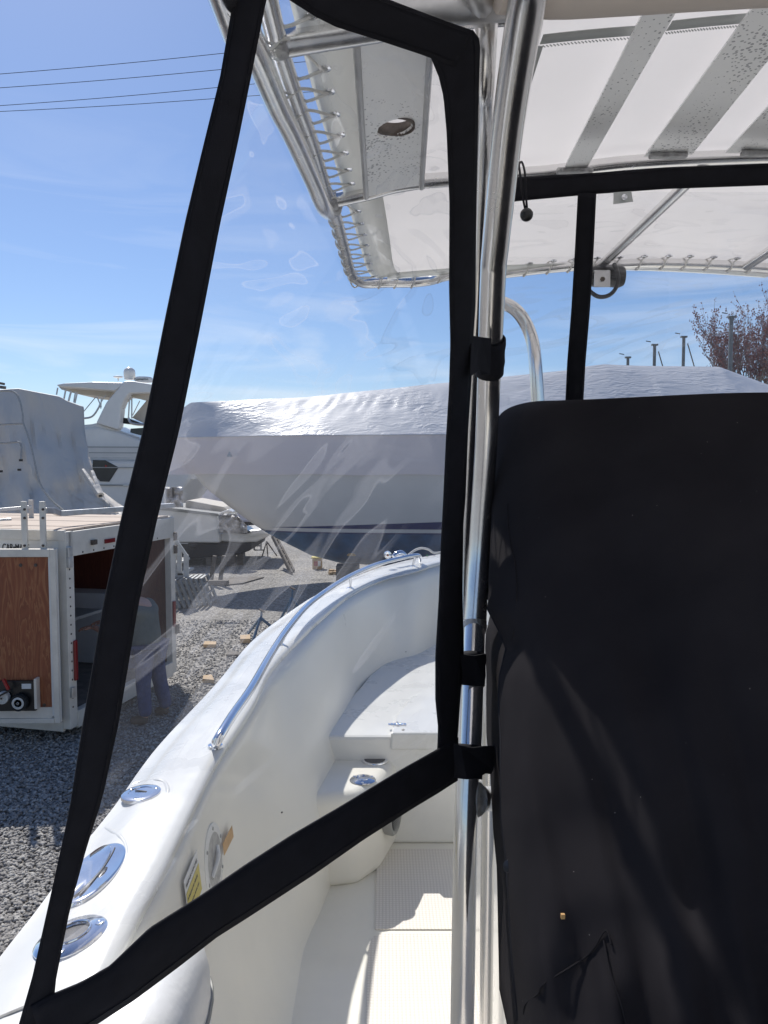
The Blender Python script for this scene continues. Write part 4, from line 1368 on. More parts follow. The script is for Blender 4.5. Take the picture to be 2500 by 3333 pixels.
# horn light under the forward tube
hb = thing('deck_light', W(1975, 905, 2.52), 'black deck light on a small square bracket under the front tube of the T-top', 'light')
m = MB(); c = W(1960, 908, 2.49); m.box(c, (0.052, 0.008, 0.052)); m.box(c + Vector((0, 0.03, 0.026)), (0.052, 0.06, 0.006)); m.build('bracket', M['alu_dull'], hb, bevel=0.002)
m = MB(); m.lathe(c + Vector((0, -0.005, -0.002)), [(0.008, -0.003), (0.008, 0.004), (0, 0.005)], 6, Matrix.Rotation(R(90), 3, 'X')); m.build('bolt', M['rust'], hb)
m = MB(); q = W(1992, 900, 2.54); rot = Matrix.Rotation(R(90), 3, 'Y')
m.lathe(q + Vector((-0.06, 0.0, 0)), [(0.028, -0.03), (0.033, 0.0), (0.034, 0.05), (0.036, 0.085), (0.030, 0.098), (0, 0.098)], 20, rot)
m.build('lamp_body', M['black_plastic'], hb)
cab = [W(1999, 860, 2.50), W(2008, 880, 2.47), W(2012, 910, 2.46), W(2002, 942, 2.47), W(1980, 962, 2.48), W(1950, 966, 2.50), W(1925, 952, 2.53), W(1905, 930, 2.56)]
m = MB(); pts = catmull(cab, 14)
m.tube(pts, [0.0062 + 0.0012 * (k % 2) for k in range(len(pts))], 10); m.build('corrugated_cable', M['black_plastic'], hb)

# ================================================================== FRONT CURTAIN
fc = thing('front_curtain', W(1900, 640, 1.74), 'clear vinyl windscreen curtain with wide black hems above the console cover', 'curtain')
fD = lambda px, py: interp(py, [530, 650, 1320], [1.70, 1.72, 2.02]) 
def ribbon(name, edgeA, edgeB, Df, m_, parent, thick=0.004, n=50, wav=0.0, layers=True):
    A_ = resample([Vector((p[0], p[1], 0)) for p in edgeA], n)
    B_ = resample([Vector((p[0], p[1], 0)) for p in edgeB], n)
    rows = []
    for j in range(6):
        t = j / 5
        row = []
        for a_, b_ in zip(A_, B_):
            q = a_.lerp(b_, t)
            D_ = Df(q.x, q.y) - 0.0035 * math.sin(math.pi * t) 
            row.append(W(q.x, q.y, D_))
        rows.append(row)
    m = MB(); m.grid(rows)
    o = m.build(name, m_, parent, thick=thick)
    # stitched hem line near each edge
    for t in (0.10, 0.90):
        s_ = MB()
        s_.tube([W(*(a_.lerp(b_, t).to_2d()), Df(*(a_.lerp(b_, t).to_2d())) - 0.004) for a_, b_ in list(zip(A_, B_))[1:-1]], 0.0007, 4)
        s_.build('hem_stitching', m_, o)
    return o
topU = [(1640, 585), (1681, 579), (1922, 564), (2163, 546), (2500, 533), (2750, 528)]
topL = [(1640, 660), (1675, 655), (1940, 631), (2163, 615), (2500, 603), (2750, 600)]
ribbon('hem_strip', topU, topL, fD, M['black_fab'], fc)
ribbon('centre_strip', [(1881, 628), (1872, 800), (1860, 1000), (1846, 1180), (1835, 1420)], [(1940, 628), (1932, 800), (1920, 1000), (1905, 1180), (1892, 1420)], lambda x, y: fD(x, y) - 0.006, M['black_fab'], fc)
m = MB()
rows = []
for j in range(26):
    py = 625 + (1420 - 625) * j / 25
    row = []
    for i in range(34):
        px = 1600 + (2740 - 1600) * i / 33
        row.append(W(px, py, fD(px, py) + 0.004 + 0.004 * noise.noise(Vector((px / 180, py / 240, 0)))))
    rows.append(row)
m.grid(rows, uv=True); m.build('clear_pane', M['vinyl'], fc)
# tab with snap
m = MB(); q = [W(x, y, 1.70) for x, y in ((1998, 626), (2055, 622), (2061, 656), (1997, 664))]
m.prism(q, (0, 0.002, 0)); tb2 = m.build('snap_tab', M['grey_tape'], fc)
m = MB(); m.lathe(W(2032, 642, 1.694), [(0.0065, -0.002), (0.0065, 0.002), (0.003, 0.004), (0, 0.004)], 16, Matrix.Rotation(R(90), 3, 'X')); m.build('snap', M['steel'], tb2)
# bungee with ball
bb = thing('ball_bungee', W(1714, 690, 1.46), 'black ball bungee looped over the cross tube beside the leaning pole', 'bungee')
m = MB(); c = W(1714, 699, 1.46)
m.lathe(c, [(0.0125 * math.cos(a_), 0.0125 * math.sin(a_)) for a_ in [(-math.pi / 2 + math.pi * k / 12) for k in range(13)]], 20); m.build('ball', M['black_plastic'], bb)
m = MB(); m.tube([W(1710, 684, 1.46), W(1703, 650, 1.46), W(1697, 610, 1.47), W(1692, 560, 1.50), W(1690, 535, 1.55), W(1699, 528, 1.6), W(1708, 560, 1.5), W(1711, 610, 1.47), W(1713, 650, 1.46), W(1716, 684, 1.46)], 0.0022, 7, smooth_path=4)
m.build('loop', M['black_fab'], bb)

# ================================================================== SIDE CURTAIN
sc = thing('side_curtain', W(1000, 2900, 1.2), 'clear vinyl side curtain with wide black hems strapped to the T-top pole', 'curtain')
DP = lambda y: interp(y, [-60, 0, 110, 400, 800, 1150, 1450, 2000, 2480, 3300], [0.97, 1.0, 1.04, 1.15, 1.35, 1.50, 1.60, 1.60, 1.50, 1.42])
def sD(px, py):
    xl = 815 - 0.2175 * py
    xr = 1545 - 0.03 * py
    t = max(-0.1, min(1.15, (px - xl) / (xr - xl)))
    return 1.0 / (1.04 + (1 / DP(py) - 1.04) * t)
Le = [(775, -60), (761, 0), (716, 256), (663, 467), (603, 723), (535, 1055), (467, 1401), (399, 1673), (336, 1975), (271, 2351), (226, 2637), (166, 2908), (105, 3180), (20, 3480)]
Re = [(885, -60), (866, 0), (814, 256), (771, 467), (712, 735), (650, 1055), (580, 1401), (512, 1673), (446, 1975), (384, 2351), (330, 2600), (279, 2758), (226, 2954), (181, 3180), (150, 3500)]
ribbon('left_hem', Le, Re, sD, M['black_fab'], sc, n=70)
Tu = [(1120, -60), (1270, 0), (1350, 30), (1455, 70), (1500, 86), (1540, 100)]
Tl = [(870, -60), (941, 0), (1024, 53), (1091, 86), (1230, 129), (1362, 172), (1480, 215)]
ribbon('top_hem', Tu, Tl, lambda x, y: sD(x, y) - 0.004, M['black_fab'], sc)
Ri = [(1395, 170), (1429, 252), (1445, 318), (1455, 431), (1465, 663), (1464, 936), (1468, 1117), (1464, 1261), (1454, 1424), (1445, 1623), (1437, 1772), (1430, 1953), (1419, 2134), (1419, 2279), (1428, 2369), (1425, 2445), (1420, 2480)]
Ro = [(1540, 98), (1556, 112), (1561, 150), (1555, 331), (1548, 663), (1545, 1000), (1539, 1081), (1533, 1225), (1521, 1406), (1513, 1623), (1506, 1700), (1503, 1935), (1508, 2127), (1499, 2235), (1486, 2420), (1482, 2480), (1478, 2546)]
ribbon('right_hem', Ri, Ro, sD, M['black_fab'], sc, n=80)
Bu = [(1490, 2400), (1441, 2429), (1315, 2500), (1109, 2625), (952, 2717), (800, 2815), (651, 2918), (488, 3021), (358, 3145), (260, 3200), (150, 3245), (100, 3275)]
Bl = [(1488, 2540), (1478, 2546), (1424, 2581), (1342, 2630), (1180, 2733), (1017, 2847), (800, 2988), (705, 3048), (580, 3145), (434, 3254), (304, 3338), (150, 3440)]
ribbon('bottom_hem', Bu, Bl, lambda x, y: sD(x, y) - 0.006, M['black_fab'], sc, n=70)
m = MB()
rows = []
for j in range(60):
    py = -60 + 3440 * j / 59
    xl = interp(py, [p[1] for p in Le], [(a_[0] + b_[0]) / 2 for a_, b_ in zip(Le, Re)])
    xr = interp(py, [p[1] for p in Ri], [p[0] + 25 for p in Ri]) if py > 170 else 1460
    # bottom limit runs along the lower hem
    row = []
    for i in range(36):
        t = i / 35
        px = xl + (xr - xl) * t
        lim = interp(px, [60, 150, 260, 358, 488, 651, 800, 952, 1109, 1315, 1441, 1490], [3330, 3290, 3240, 3190, 3080, 2980, 2880, 2780, 2690, 2560, 2490, 2460])
        lo = interp(px, [870, 941, 1024, 1091, 1230, 1362, 1480], [-80, -20, 30, 60, 100, 140, 185]) if px > 870 else -80
        yy = min(max(py, lo), lim)
        row.append(W(px, yy, sD(px, yy) + 0.004 + 0.006 * noise.noise(Vector((px / 160, yy / 230, 3)))))
    rows.append(row)
m.grid(rows, uv=True)
pane = m.build('clear_pane', M['vinyl'], sc)
# hook-and-loop straps round the leg
def strap(name, ctr, ctr2, r_, flap):
    m = MB()
    a_, b_ = W(*ctr), W(*ctr2)
    n_ = 6
    m.tube([a_.lerp(b_, k / n_) for k in range(n_ + 1)], [r_ * (1 + 0.03 * math.sin(k * 2.0)) for k in range(n_ + 1)], 24, cap=False)
    o = m.build(name, M['black_fab'], sc, thick=0.003)
    f = MB()
    pts = [W(*p) for p in flap]
    f.prism(pts, (0, 0.003, 0))
    f.build('strap_flap', M['black_fab'], o)
    return o
strap('pole_strap', (1598, 1104, 1.60), (1593, 1214, 1.655), 0.030, [(1535, 1092, 1.50), (1566, 1097, 1.53), (1600, 1101, 1.55), (1596, 1218, 1.57), (1564, 1222, 1.55), (1560, 1204, 1.54), (1530, 1227, 1.50)])
strap('pole_strap', (1540, 2131, 1.66), (1535, 2229, 1.625), 0.028, [(1492, 2130, 1.58), (1545, 2134, 1.60), (1578, 2128, 1.62), (1579, 2222, 1.60), (1572, 2232, 1.60), (1545, 2233, 1.59), (1490, 2228, 1.57)])
strap('pole_strap', (1530, 2425, 1.565), (1522, 2532, 1.54), 0.030, [(1478, 2420, 1.50), (1500, 2428, 1.50), (1540, 2434, 1.51), (1572, 2430, 1.52), (1615, 2428, 1.54), (1606, 2508, 1.53), (1598, 2520, 1.53), (1580, 2518, 1.52), (1555, 2533, 1.50), (1520, 2537, 1.49), (1476, 2532, 1.49)])

# ================================================================== CONSOLE COVER
cvp = thing('console_cover', (0.55, 1.5, 1.3), 'loose black fabric cover draped over the console to the right of the poles', 'cover')
PN = Vector((-0.8, -1.0, 1.15))
P0 = W(1640, 1330, 1.75)
Lx = [(1305, 1760), (1309, 1722), (1316, 1688), (1326, 1660), (1340, 1637), (1356, 1623), (1380, 1615), (1497, 1609), (1700, 1600), (1790, 1597), (1953, 1591), (1978, 1584), (2051, 1622), (2109, 1647), (2206, 1625), (2279, 1622), (2400, 1629), (2500, 1629), (2670, 1631), (2780, 1646), (2906, 1654), (3117, 1667), (3286, 1684), (3333, 1686), (3800, 1700), (4300, 1715)]
def cD(px, py):
    d = ray(px, py)
    t = PN.dot(P0 - Vector((0, 0, CAMZ))) / PN.dot(d)
    return t
def cover_pt(px, py, xl, amp=1.0):
    e = max(0, px - xl)
    D_ = cD(px, py)
    D_ += 0.16 * math.exp(-e / 45) 
    # vertical folds in the lower half
    k = smoothstep(py, 1900, 2600)
    D_ += amp * k * (0.006 * math.sin((px - 0.16 * py) / 34.0 + 1.5 * math.sin(py / 600)) + 0.0012 * math.sin((px - 0.24 * py) / 15.0))
    D_ += 0.020 * noise.noise(Vector((px / 190, py / 330, 1.7)))
    return W(px, py, D_)
rows = []
NR = 120
ylist = [1305 + (3900 - 1305) * (j / (NR - 1)) ** 1.55 for j in range(NR)]
for py in ylist:
    xl = interp(py, [p[0] for p in Lx], [p[1] for p in Lx])
    row = []
    for i in range(80):
        t = i / 79
        px = xl + (2780 - xl) * (t ** 1.5)
        top = 1310 - 27 * smoothstep(px, 1700, 2500) - 4 if px > 1700 else 1306
        yy = top + (py - 1305) * (3900 - top) / (3900 - 1305)
        row.append(cover_pt(px, yy, xl))
    rows.append(row)
# round over the top and back, and wrap round the left edge
def back(p, k, dirv):
    return p + dirv * k
top = rows[0]
extra = []
for s_, dz in ((0.55, -0.30), (0.40, -0.012), (0.15, 0.0), (0.04, -0.001), (0.012, -0.003)):
    extra.append([p + Vector((0.02 * s_, s_, dz)) for p in top])
rows = extra + rows
left = []
for r_ in rows:
    p = r_[0]
    left.append([p + Vector((0.03, 0.40, 0)), p + Vector((0.03, 0.18, 0)), p + Vector((0.012, 0.05, 0))])
rows = [l + r_ for l, r_ in zip(left, rows)]
m = MB(); m.grid(rows)
m.build('fabric_cover', M['cover'], cvp, thick=0.002)
def cov_on(px, py, lift=0.004):
    xl = interp(py, [p[0] for p in Lx], [p[1] for p in Lx])
    p = cover_pt(px, py, xl)
    return p + (Vector((0, 0, CAMZ)) - p).normalized() * lift
# welted seam low on the cover, side seam and edge binding
m = MB(); m.tube([cov_on(x, y) for x, y in ((1705, 3300), (1712, 3268), (1752, 3235), (1768, 3205), (1830, 3165), (1900, 3120), (1935, 3085), (1960, 3040), (1976, 3032), (1990, 3075))], 0.0013, 6, smooth_path=4); m.build('welt_seam', M['cover'], cvp)
m = MB(); m.tube([cov_on(x, y) for x, y in ((1965, 3060), (1985, 3160), (2020, 3260), (2050, 3380))], 0.0012, 6, smooth_path=4); m.build('welt_seam', M['cover'], cvp)
m = MB(); m.tube([cov_on(x, y) for x, y in ((1652, 1640), (1655, 1720), (1668, 1800), (1678, 1850), (1680, 1950), (1672, 2060), (1650, 2110))], 0.0012, 6, smooth_path=4); m.build('side_seam', M['cover'], cvp)
m = MB(); m.tube([cov_on(interp(y, [p[0] for p in Lx], [p[1] for p in Lx]) + 2, y, 0.001) for y in range(1980, 3340, 22)], 0.0028, 6); m.build('edge_binding', M['black_fab'], cvp)
m = MB(); q = cov_on(1655, 2820, 0.004); m.lathe(q, [(0.010, -0.002), (0.009, 0.002), (0.004, 0.0035), (0, 0.0035)], 18, Matrix.Rotation(R(60), 3, 'X') @ Matrix.Rotation(R(-40), 3, 'Y')); m.build('snap', M['hole'], cvp)
m = MB(); q = cov_on(1832, 2982, 0.004); m.box(q, (0.005, 0.004, 0.006)); m.build('leaf_crumb', M['tan_label'], cvp)

# ================================================================== BACKGROUND: big wrapped yacht
yacht = thing('wrapped_yacht', (2.5, 17.5, 0.1), 'large white yacht hauled out under white shrink wrap with navy stripe and blue bottom', 'boat')
YC = 17.5
xs_keel = [-4.93, -4.2, -3.6, -3.0, -2.4, -1.7, -1.0, 1.0, 4.0, 8.0, 11.5]
zs_keel = [3.2, 2.22, 1.74, 1.30, 0.95, 0.60, 0.42, 0.30, 0.25, 0.32, 0.6]
def ybeam(x):
    t = max(0, (x + 4.95)) / 7.0
    b_ = 2.05 * (1 - math.exp(-2.2 * t)) if x < 6 else 2.05 - 0.03 * (x - 6) ** 1.6
    return max(0.02, b_)
ZS = 3.33
def ysec(x, z):
    zk = interp(x, xs_keel, zs_keel)
    t = max(0.0, min(1, (z - zk) / max(0.05, ZS - zk)))
    return ybeam(x) * (t ** 0.42)
XS = np.concatenate([np.linspace(-4.93, -1, 40), np.linspace(-0.8, 11.3, 50)])
def hull_band(z0f, z1f, n, off, name, mt):
    m = MB()
    for sgn in (-1, 1):
        rows = []
        for x in XS:
            zk = interp(x, xs_keel, zs_keel)
            a_, b_ = max(z0f(x), zk), max(z1f(x), zk)
            row = []
            for k in range(n + 1):
                z = a_ + (b_ - a_) * k / n
                row.append(Vector((x, YC + sgn * (ysec(x, z) + off), z)))
            rows.append(row)
        m.grid(rows, flip=(sgn > 0))
    return m.build(name, M[mt], yacht)
WLZ = lambda x: 1.20 + 0.0 * x
hull_band(WLZ, lambda x: ZS, 12, 0.0, 'hull', 'yacht')
hull_band(lambda x: 0.0, WLZ, 8, 0.002, 'bottom_paint', 'antifoul')
hull_band(lambda x: 1.30, lambda x: 1.30 + max(0, min(0.17, 0.045 * (x + 2.6))), 2, 0.006, 'navy_stripe', 'navy')
hull_band(lambda x: 1.185, lambda x: 1.215, 1, 0.008, 'boot_stripe', 'navy')
# keel fin
m = MB(); m.prism([(0.2, YC - 0.12, 0.9), (3.6, YC - 0.12, 0.9), (3.2, YC - 0.12, 0.12), (0.9, YC - 0.12, 0.12)], (0, 0.24, 0)); m.build('keel', M['antifoul'], yacht)
# wrap skirt
rowsN, rowsF = [], []
for sgn, rw in ((-1, rowsN), (1, rowsF)):
    for x in np.linspace(-5.0, 11.4, 110):
        row = []
        for k in range(9):
            z = 2.50 + 0.012 * math.sin(x * 3) + (ZS + 0.02 - 2.5) * k / 8
            zz = min(z, ZS)
            bx = max(x, -4.93)
            zk = interp(bx, xs_keel, zs_keel)
            row.append(Vector((x, YC + sgn * (ysec(bx, zz) + 0.035 + 0.01 * noise.noise(Vector((x * 1.2, z * 2, sgn)))), z)))
        rw.append(row)
m = MB(); m.grid(rowsN); m.grid(rowsF, flip=True); m.build('wrap_skirt', M['wrap_apron'], yacht)
# wrap roof
def ridge(x):
    pxs = [560, 590, 625, 1000, 1455, 1850, 1905, 1960, 2060, 2330, 2500, 2700]
    pys = [1420, 1335, 1310, 1292, 1245, 1204, 1192, 1186, 1190, 1194, 1256, 1330]
    px = 1250 + F * x / YC
    return W(px, interp(px, pxs, pys), YC).z
rws = []
XR = np.linspace(-5.0, 11.3, 260)
for x in XR:
    b_ = ybeam(max(x, -4.93)) + 0.04
    zr = ridge(x)
    row = []
    for k in range(29):
        s_ = -1 + 2 * k / 28
        a_ = abs(s_)
        z = zr + (ZS + 0.02 - zr) * (a_ ** 1.15)
        yv = YC + s_ * b_
        amp = 0.018 * math.sin(math.pi * a_) + 0.008
        nn_ = noise.noise(Vector((x * 0.9 + 3 * z, yv * 1.1, 4))) * 1.0
        w1 = abs(noise.noise(Vector((x * 4.2 + 5.0 * a_, a_ * 3.5, 9)))) 
        msk_ = 0.25 + 1.2 * smoothstep(noise.noise(Vector((x * 0.35, a_ * 1.5, 20))), -0.05, 0.35)
        z += amp * (0.8 * nn_ - 1.1 * w1 * msk_)
        row.append(Vector((x, yv, z)))
    rws.append(row)
m = MB(); m.grid(rws); m.build('wrap_roof', M['wrap'], yacht)
m = MB(); m.tube([r_[0] + Vector((0, -0.01, -0.01)) for r_ in rws[2:-2:3]], 0.014, 6); m.build('wrap_band', M['wrap'], yacht)
# vent and supports
m = MB(); vq = W(748, 1487, 16.6); m.lathe(vq, [(0.06, 0), (0.055, 0.03), (0.02, 0.10), (0, 0.13)], 16); m.build('wrap_vent', M['grey_tape'], yacht)
for (x, y) in ((-0.8, 16.6), (2.5, 15.9), (6.5, 15.9)):
    m = MB(); m.box((x, y, 0.25), (0.5, 0.5, 0.5)); m.build('keel_block', M['grey_wood'], yacht)

# boat stands under its bow
def jack_stand(x, y, h, label):
    t = thing('boat_stand', (x, y, 0), label, 'boat stand', 'boat stands about the yard')
    for a0 in (0.3, 2.4, 4.5):
        m = MB(); m.tube([Vector((x, y, h * 0.75)), Vector((x + 0.32 * math.cos(a0), y + 0.32 * math.sin(a0), 0.02))], 0.022, 8); m.build('leg', M['blue_paint'], t)
    m = MB(); m.tube([(x, y, h * 0.6), (x + 0.02, y, h)], 0.018, 8); m.build('screw_post', M['blue_paint'], t)
    m = MB(); m.box((x + 0.02, y, h + 0.01), (0.10, 0.07, 0.02), Matrix.Rotation(0.5, 3, 'Y')); m.build('pad', M['rust'], t, bevel=0.004)
    return t
q = WZ(835, 2080, 0.0); jack_stand(q.x + 0.05, q.y + 0.1, 0.42, 'low blue steel boat stand on gravel between wood scraps and near gunwale')
q = WZ(940, 2035, 0.0); jack_stand(q.x + 0.05, q.y, 0.62, 'blue steel boat stand in the pointed shadow beside the near gunwale')

# ================================================================== left tarp-covered boat
tb_ = thing('tarp_covered_boat', W(80, 1700, 11.5) * 1.0, 'boat under an old wrinkled white tarp tent behind the trailer, farthest left', 'boat')
TD = 11.6
outl = [(-420, 1300), (-200, 1272), (0, 1270), (60, 1266), (110, 1276), (195, 1292), (215, 1305), (272, 1326), (275, 1395), (285, 1450), (305, 1530), (325, 1590), (362, 1625), (395, 1655), (430, 1680), (470, 1760)]
fr = []
NRW = 44
topy = lambda px: interp(px, [p[0] for p in outl[:8]], [p[1] for p in outl[:8]])
redge = lambda py: interp(py, [p[1] for p in outl[7:]], [p[0] for p in outl[7:]])
for j in range(NRW):
    row = []
    for i in range(60):
        t = i / 59
        # rows hang from the ridge line; lower rows spread to the right edge
        v = j / (NRW - 1)
        px_top = -420 + (272 + 420) * t
        y_top = topy(px_top)
        y_bot = 1790
        py = y_top + (y_bot - y_top) * v
        spread = redge(max(1326, min(1760, 1326 + (1760 - 1326) * v))) - 272
        px = px_top + spread * (t ** 2.2)
        D_ = TD + 1.1 * smoothstep(t, 0.62, 1.0) - 1.2 * v
        D_ += 0.22 * noise.noise(Vector((px / 60, py / 160, 2))) * min(1, v * 4) + 0.13 * noise.noise(Vector((px / 22, py / 90, 7))) * min(1, v * 4)
        row.append(W(px, py, D_))
    fr.append(row)
def behind(p, dy, dz):
    return Vector((p.x + p.x / p.y * dy * 1.03, p.y + dy, p.z + dz))
topback = [[behind(p, 3.6, 0.22) for p in fr[0]], [behind(p, 1.8, 0.14) for p in fr[0]], [behind(p, 0.15, 0.02) for p in fr[0]]]
m = MB(); m.grid(topback + fr)
side_rows = [[r_[-1], behind(r_[-1], 1.5, 0), behind(r_[-1], 3.4, 0)] for r_ in fr]
m.grid(side_rows)
m.build('tarp', M['tarp'], tb_, thick=0.01)
for path in ([(55, 1284), (66, 1310), (74, 1350), (76, 1378), (95, 1430), (112, 1500), (125, 1560), (145, 1600), (175, 1635), (208, 1662)], [(-60, 1382), (0, 1382), (40, 1380), (76, 1379)], [(-60, 1442), (20, 1442), (66, 1442), (68, 1500)], [(-40, 1275), (20, 1272), (45, 1276), (60, 1290)]):
    m = MB(); m.tube([W(x, y, interp(x, [-100, 100, 210], [TD - 0.62, TD - 0.70, TD - 0.66]) - 0.9 * (y - 1270) / 520 ) for x, y in path], 0.014, 6, smooth_path=3); m.build('tarp_seam', M['seam'], tb_)
for (x, y) in ((68, 1498), (63, 1529), (3, 1534), (327, 1614)):
    m = MB(); m.box(W(x, y, TD - 1.25 + (0.9 if x > 300 else 0)), (0.04, 0.03, 0.03)); m.build('strap_end', M['black_plastic'], tb_)
for (a_, b_) in (((270, 1530), (325, 1612)), ((300, 1535), (328, 1612))):
    m = MB(); m.tube([W(*a_, TD + 0.05), W(*b_, TD - 0.35)], [0.03, 0.05], 8); m.build('tarp_fold', M['tarp'], tb_)
# rope and light frame poking above at the far left
m = MB(); m.bar(W(-40, 1255, 13), W(18, 1262, 13), 0.05, 0.05); m.bar(W(-40, 1240, 13), W(14, 1250, 13), 0.05, 0.04)
tag(m.build('tarp_ridge_pole', M['grey_wood']), 'weathered ridge pole ends sticking up over the old tarp tent at far left', 'pole')

# ================================================================== flybridge cruiser
cr = thing('flybridge_cruiser', W(380, 1700, 24), 'white flybridge motor cruiser with radar arch and hardtop behind the tarp tent', 'boat')
CD = 24.0
def ppx(name, pts, D_, depth, mt, parent=cr, bevel=0.03):
    m = MB(); m.prism([W(x, y, D_) for x, y in pts], (0, depth, 0)); return m.build(name, M[mt], parent, bevel=bevel)
hull_o = ppx('hull', [(120, 1495), (520, 1500), (640, 1470), (620, 1560), (560, 1640), (420, 1690), (200, 1705), (100, 1700)], CD, 3.8, 'cruiser', bevel=0.1)
ppx('cabin_side', [(150, 1455), (240, 1395), (320, 1390), (400, 1410), (455, 1430), (520, 1465), (520, 1512), (120, 1512)], CD + 0.25, 3.3, 'cruiser', bevel=0.08)
ppx('flybridge', [(170, 1392), (300, 1380), (312, 1376), (390, 1402), (455, 1425), (480, 1450), (170, 1460)], CD + 0.35, 3.1, 'cruiser', bevel=0.06)
ppx('hull_window', [(302, 1497), (342, 1498), (385, 1521), (355, 1568), (326, 1567), (300, 1540)], CD - 0.03, 0.05, 'smoke', bevel=0.01)
m = MB(); m.lathe(W(345, 1517, CD - 0.05), [(0.05, -0.01), (0.05, 0.01), (0, 0.01)], 3, Matrix.Rotation(R(90), 3, 'X')); m.build('warning_sticker', M['red_plastic'], cr)
for (y0, y1, mt) in ((1452, 1456, 'seam'), (1471, 1474, 'seam'), (1487, 1490, 'white_paint'), (1519, 1522, 'seam'), (1576, 1580, 'grille')):
    ppx('hull_moulding', [(130, y0), (520, y0 + 2), (520, y1 + 2), (130, y1)], CD - 0.05, 0.05, mt, bevel=0.0)
m = MB(); m.box(W(410, 1579, CD - 0.05), (0.18, 0.03, 0.07)); m.build('name_badge', M['alu_dull'], cr, bevel=0.01)
# hardtop
ppx('hardtop', [(183, 1252), (210, 1247), (300, 1243), (398, 1245), (404, 1249), (392, 1260), (372, 1272), (250, 1262), (190, 1258)], CD + 0.2, 3.2, 'cruiser', bevel=0.03)
ppx('hardtop_lining', [(190, 1258), (250, 1263), (372, 1274), (350, 1292), (250, 1282), (200, 1268)], CD + 0.9, 2.0, 'cruiser_cream', bevel=0.01)
ppx('radar_arch', [(402, 1241), (430, 1240), (495, 1250), (495, 1278), (420, 1281), (405, 1300), (393, 1330), (388, 1395), (380, 1398), (312, 1377), (325, 1350), (345, 1310), (375, 1275), (390, 1258)], CD + 0.15, 0.35, 'cruiser', bevel=0.04)
ppx('radar_arch', [(402, 1243), (430, 1242), (495, 1252), (495, 1276), (422, 1279), (410, 1300), (398, 1330), (392, 1390), (325, 1377), (345, 1330), (375, 1275)], CD + 3.0, 0.35, 'cruiser', bevel=0.04)
ppx('arch_bridge', [(404, 1241), (500, 1250), (500, 1262), (402, 1258)], CD + 0.5, 2.5, 'cruiser', bevel=0.02)
ppx('aft_lining', [(420, 1283), (495, 1278), (495, 1305), (430, 1292)], CD + 0.6, 2.4, 'cruiser_cream', bevel=0.0)
for (a_, b_, r_) in (((188, 1262), (184, 1285), .03), ((214, 1268), (208, 1300), .035), ((232, 1272), (222, 1310), .04), ((246, 1275), (240, 1310), .03), ((252, 1277), (244, 1312), .03), ((312, 1292), (272, 1340), .02),
                     ((316, 1292), (330, 1325), .025), ((330, 1293), (328, 1330), .025), ((345, 1285), (322, 1320), .02), ((422, 1290), (418, 1365), .03), ((429, 1292), (429, 1362), .03), ((455, 1305), (432, 1352), .02)):
    m = MB(); m.tube([W(*a_, CD + 0.6), W(*b_, CD + 0.6)], r_ * 0.8, 8); m.build('top_support', M['alu_dull'], cr)
m = MB(); m.tube([W(x, y, CD + 0.4) for x, y in ((325, 1320), (310, 1345), (295, 1358), (270, 1362))], 0.03, 8, smooth_path=3); m.tube([W(x, y, CD + 0.4) for x, y in ((418, 1360), (424, 1374), (440, 1380), (470, 1381))], 0.04, 8, smooth_path=3); m.build('handrail', M['alu_dull'], cr)
ppx('enclosure_curtain', [(430, 1360), (480, 1300), (500, 1300), (500, 1390), (470, 1378)], CD + 1.0, 0.05, 'cruiser_cream', bevel=0.0)
ppx('helm_seat', [(394, 1358), (420, 1362), (462, 1378), (460, 1384), (396, 1378)], CD + 0.8, 1.6, 'smoke', bevel=0.02)
ppx('windscreen', [(425, 1395), (470, 1392), (470, 1420), (424, 1408)], CD - 0.02 + 0.25, 0.1, 'smoke', bevel=0.0)
m = MB(); m.lathe(W(303, 1400, CD + 0.3), [(0.05, -0.02), (0.05, 0.02), (0, 0.02)], 16, Matrix.Rotation(R(90), 3, 'X')); m.build('through_hull', M['smoke'], cr)
q = W(422, 1236, CD + 1.2); m = MB(); m.lathe(q, [(0.16, 0.0), (0.17, 0.02), (0.17, 0.07), (0.185, 0.09), (0.19, 0.25), (0.17, 0.33), (0.10, 0.39), (0, 0.41)], 24); m.build('satellite_dome', M['cruiser'], cr)
q = W(385, 1240, CD + 1.2); m = MB(); m.lathe(q, [(0.02, 0.0), (0.02, 0.08), (0.16, 0.12), (0.15, 0.15), (0.08, 0.17), (0, 0.17)], 20); m.build('antenna_disc', M['cruiser'], cr)
q = W(468, 1244, CD + 1.0); m = MB(); m.lathe(q, [(0.27, 0.0), (0.29, 0.04), (0.29, 0.12), (0.26, 0.16), (0, 0.17)], 26); rd = m.build('radar_dome', M['cruiser'], cr)
text_mesh('radar_lettering', 'Raymarine', 0.11, M['black_paint'], frame(q + Vector((-0.22, -0.30, 0.035)), (1, 0, 0), (0, 0, 1)), rd, ext=0.004)

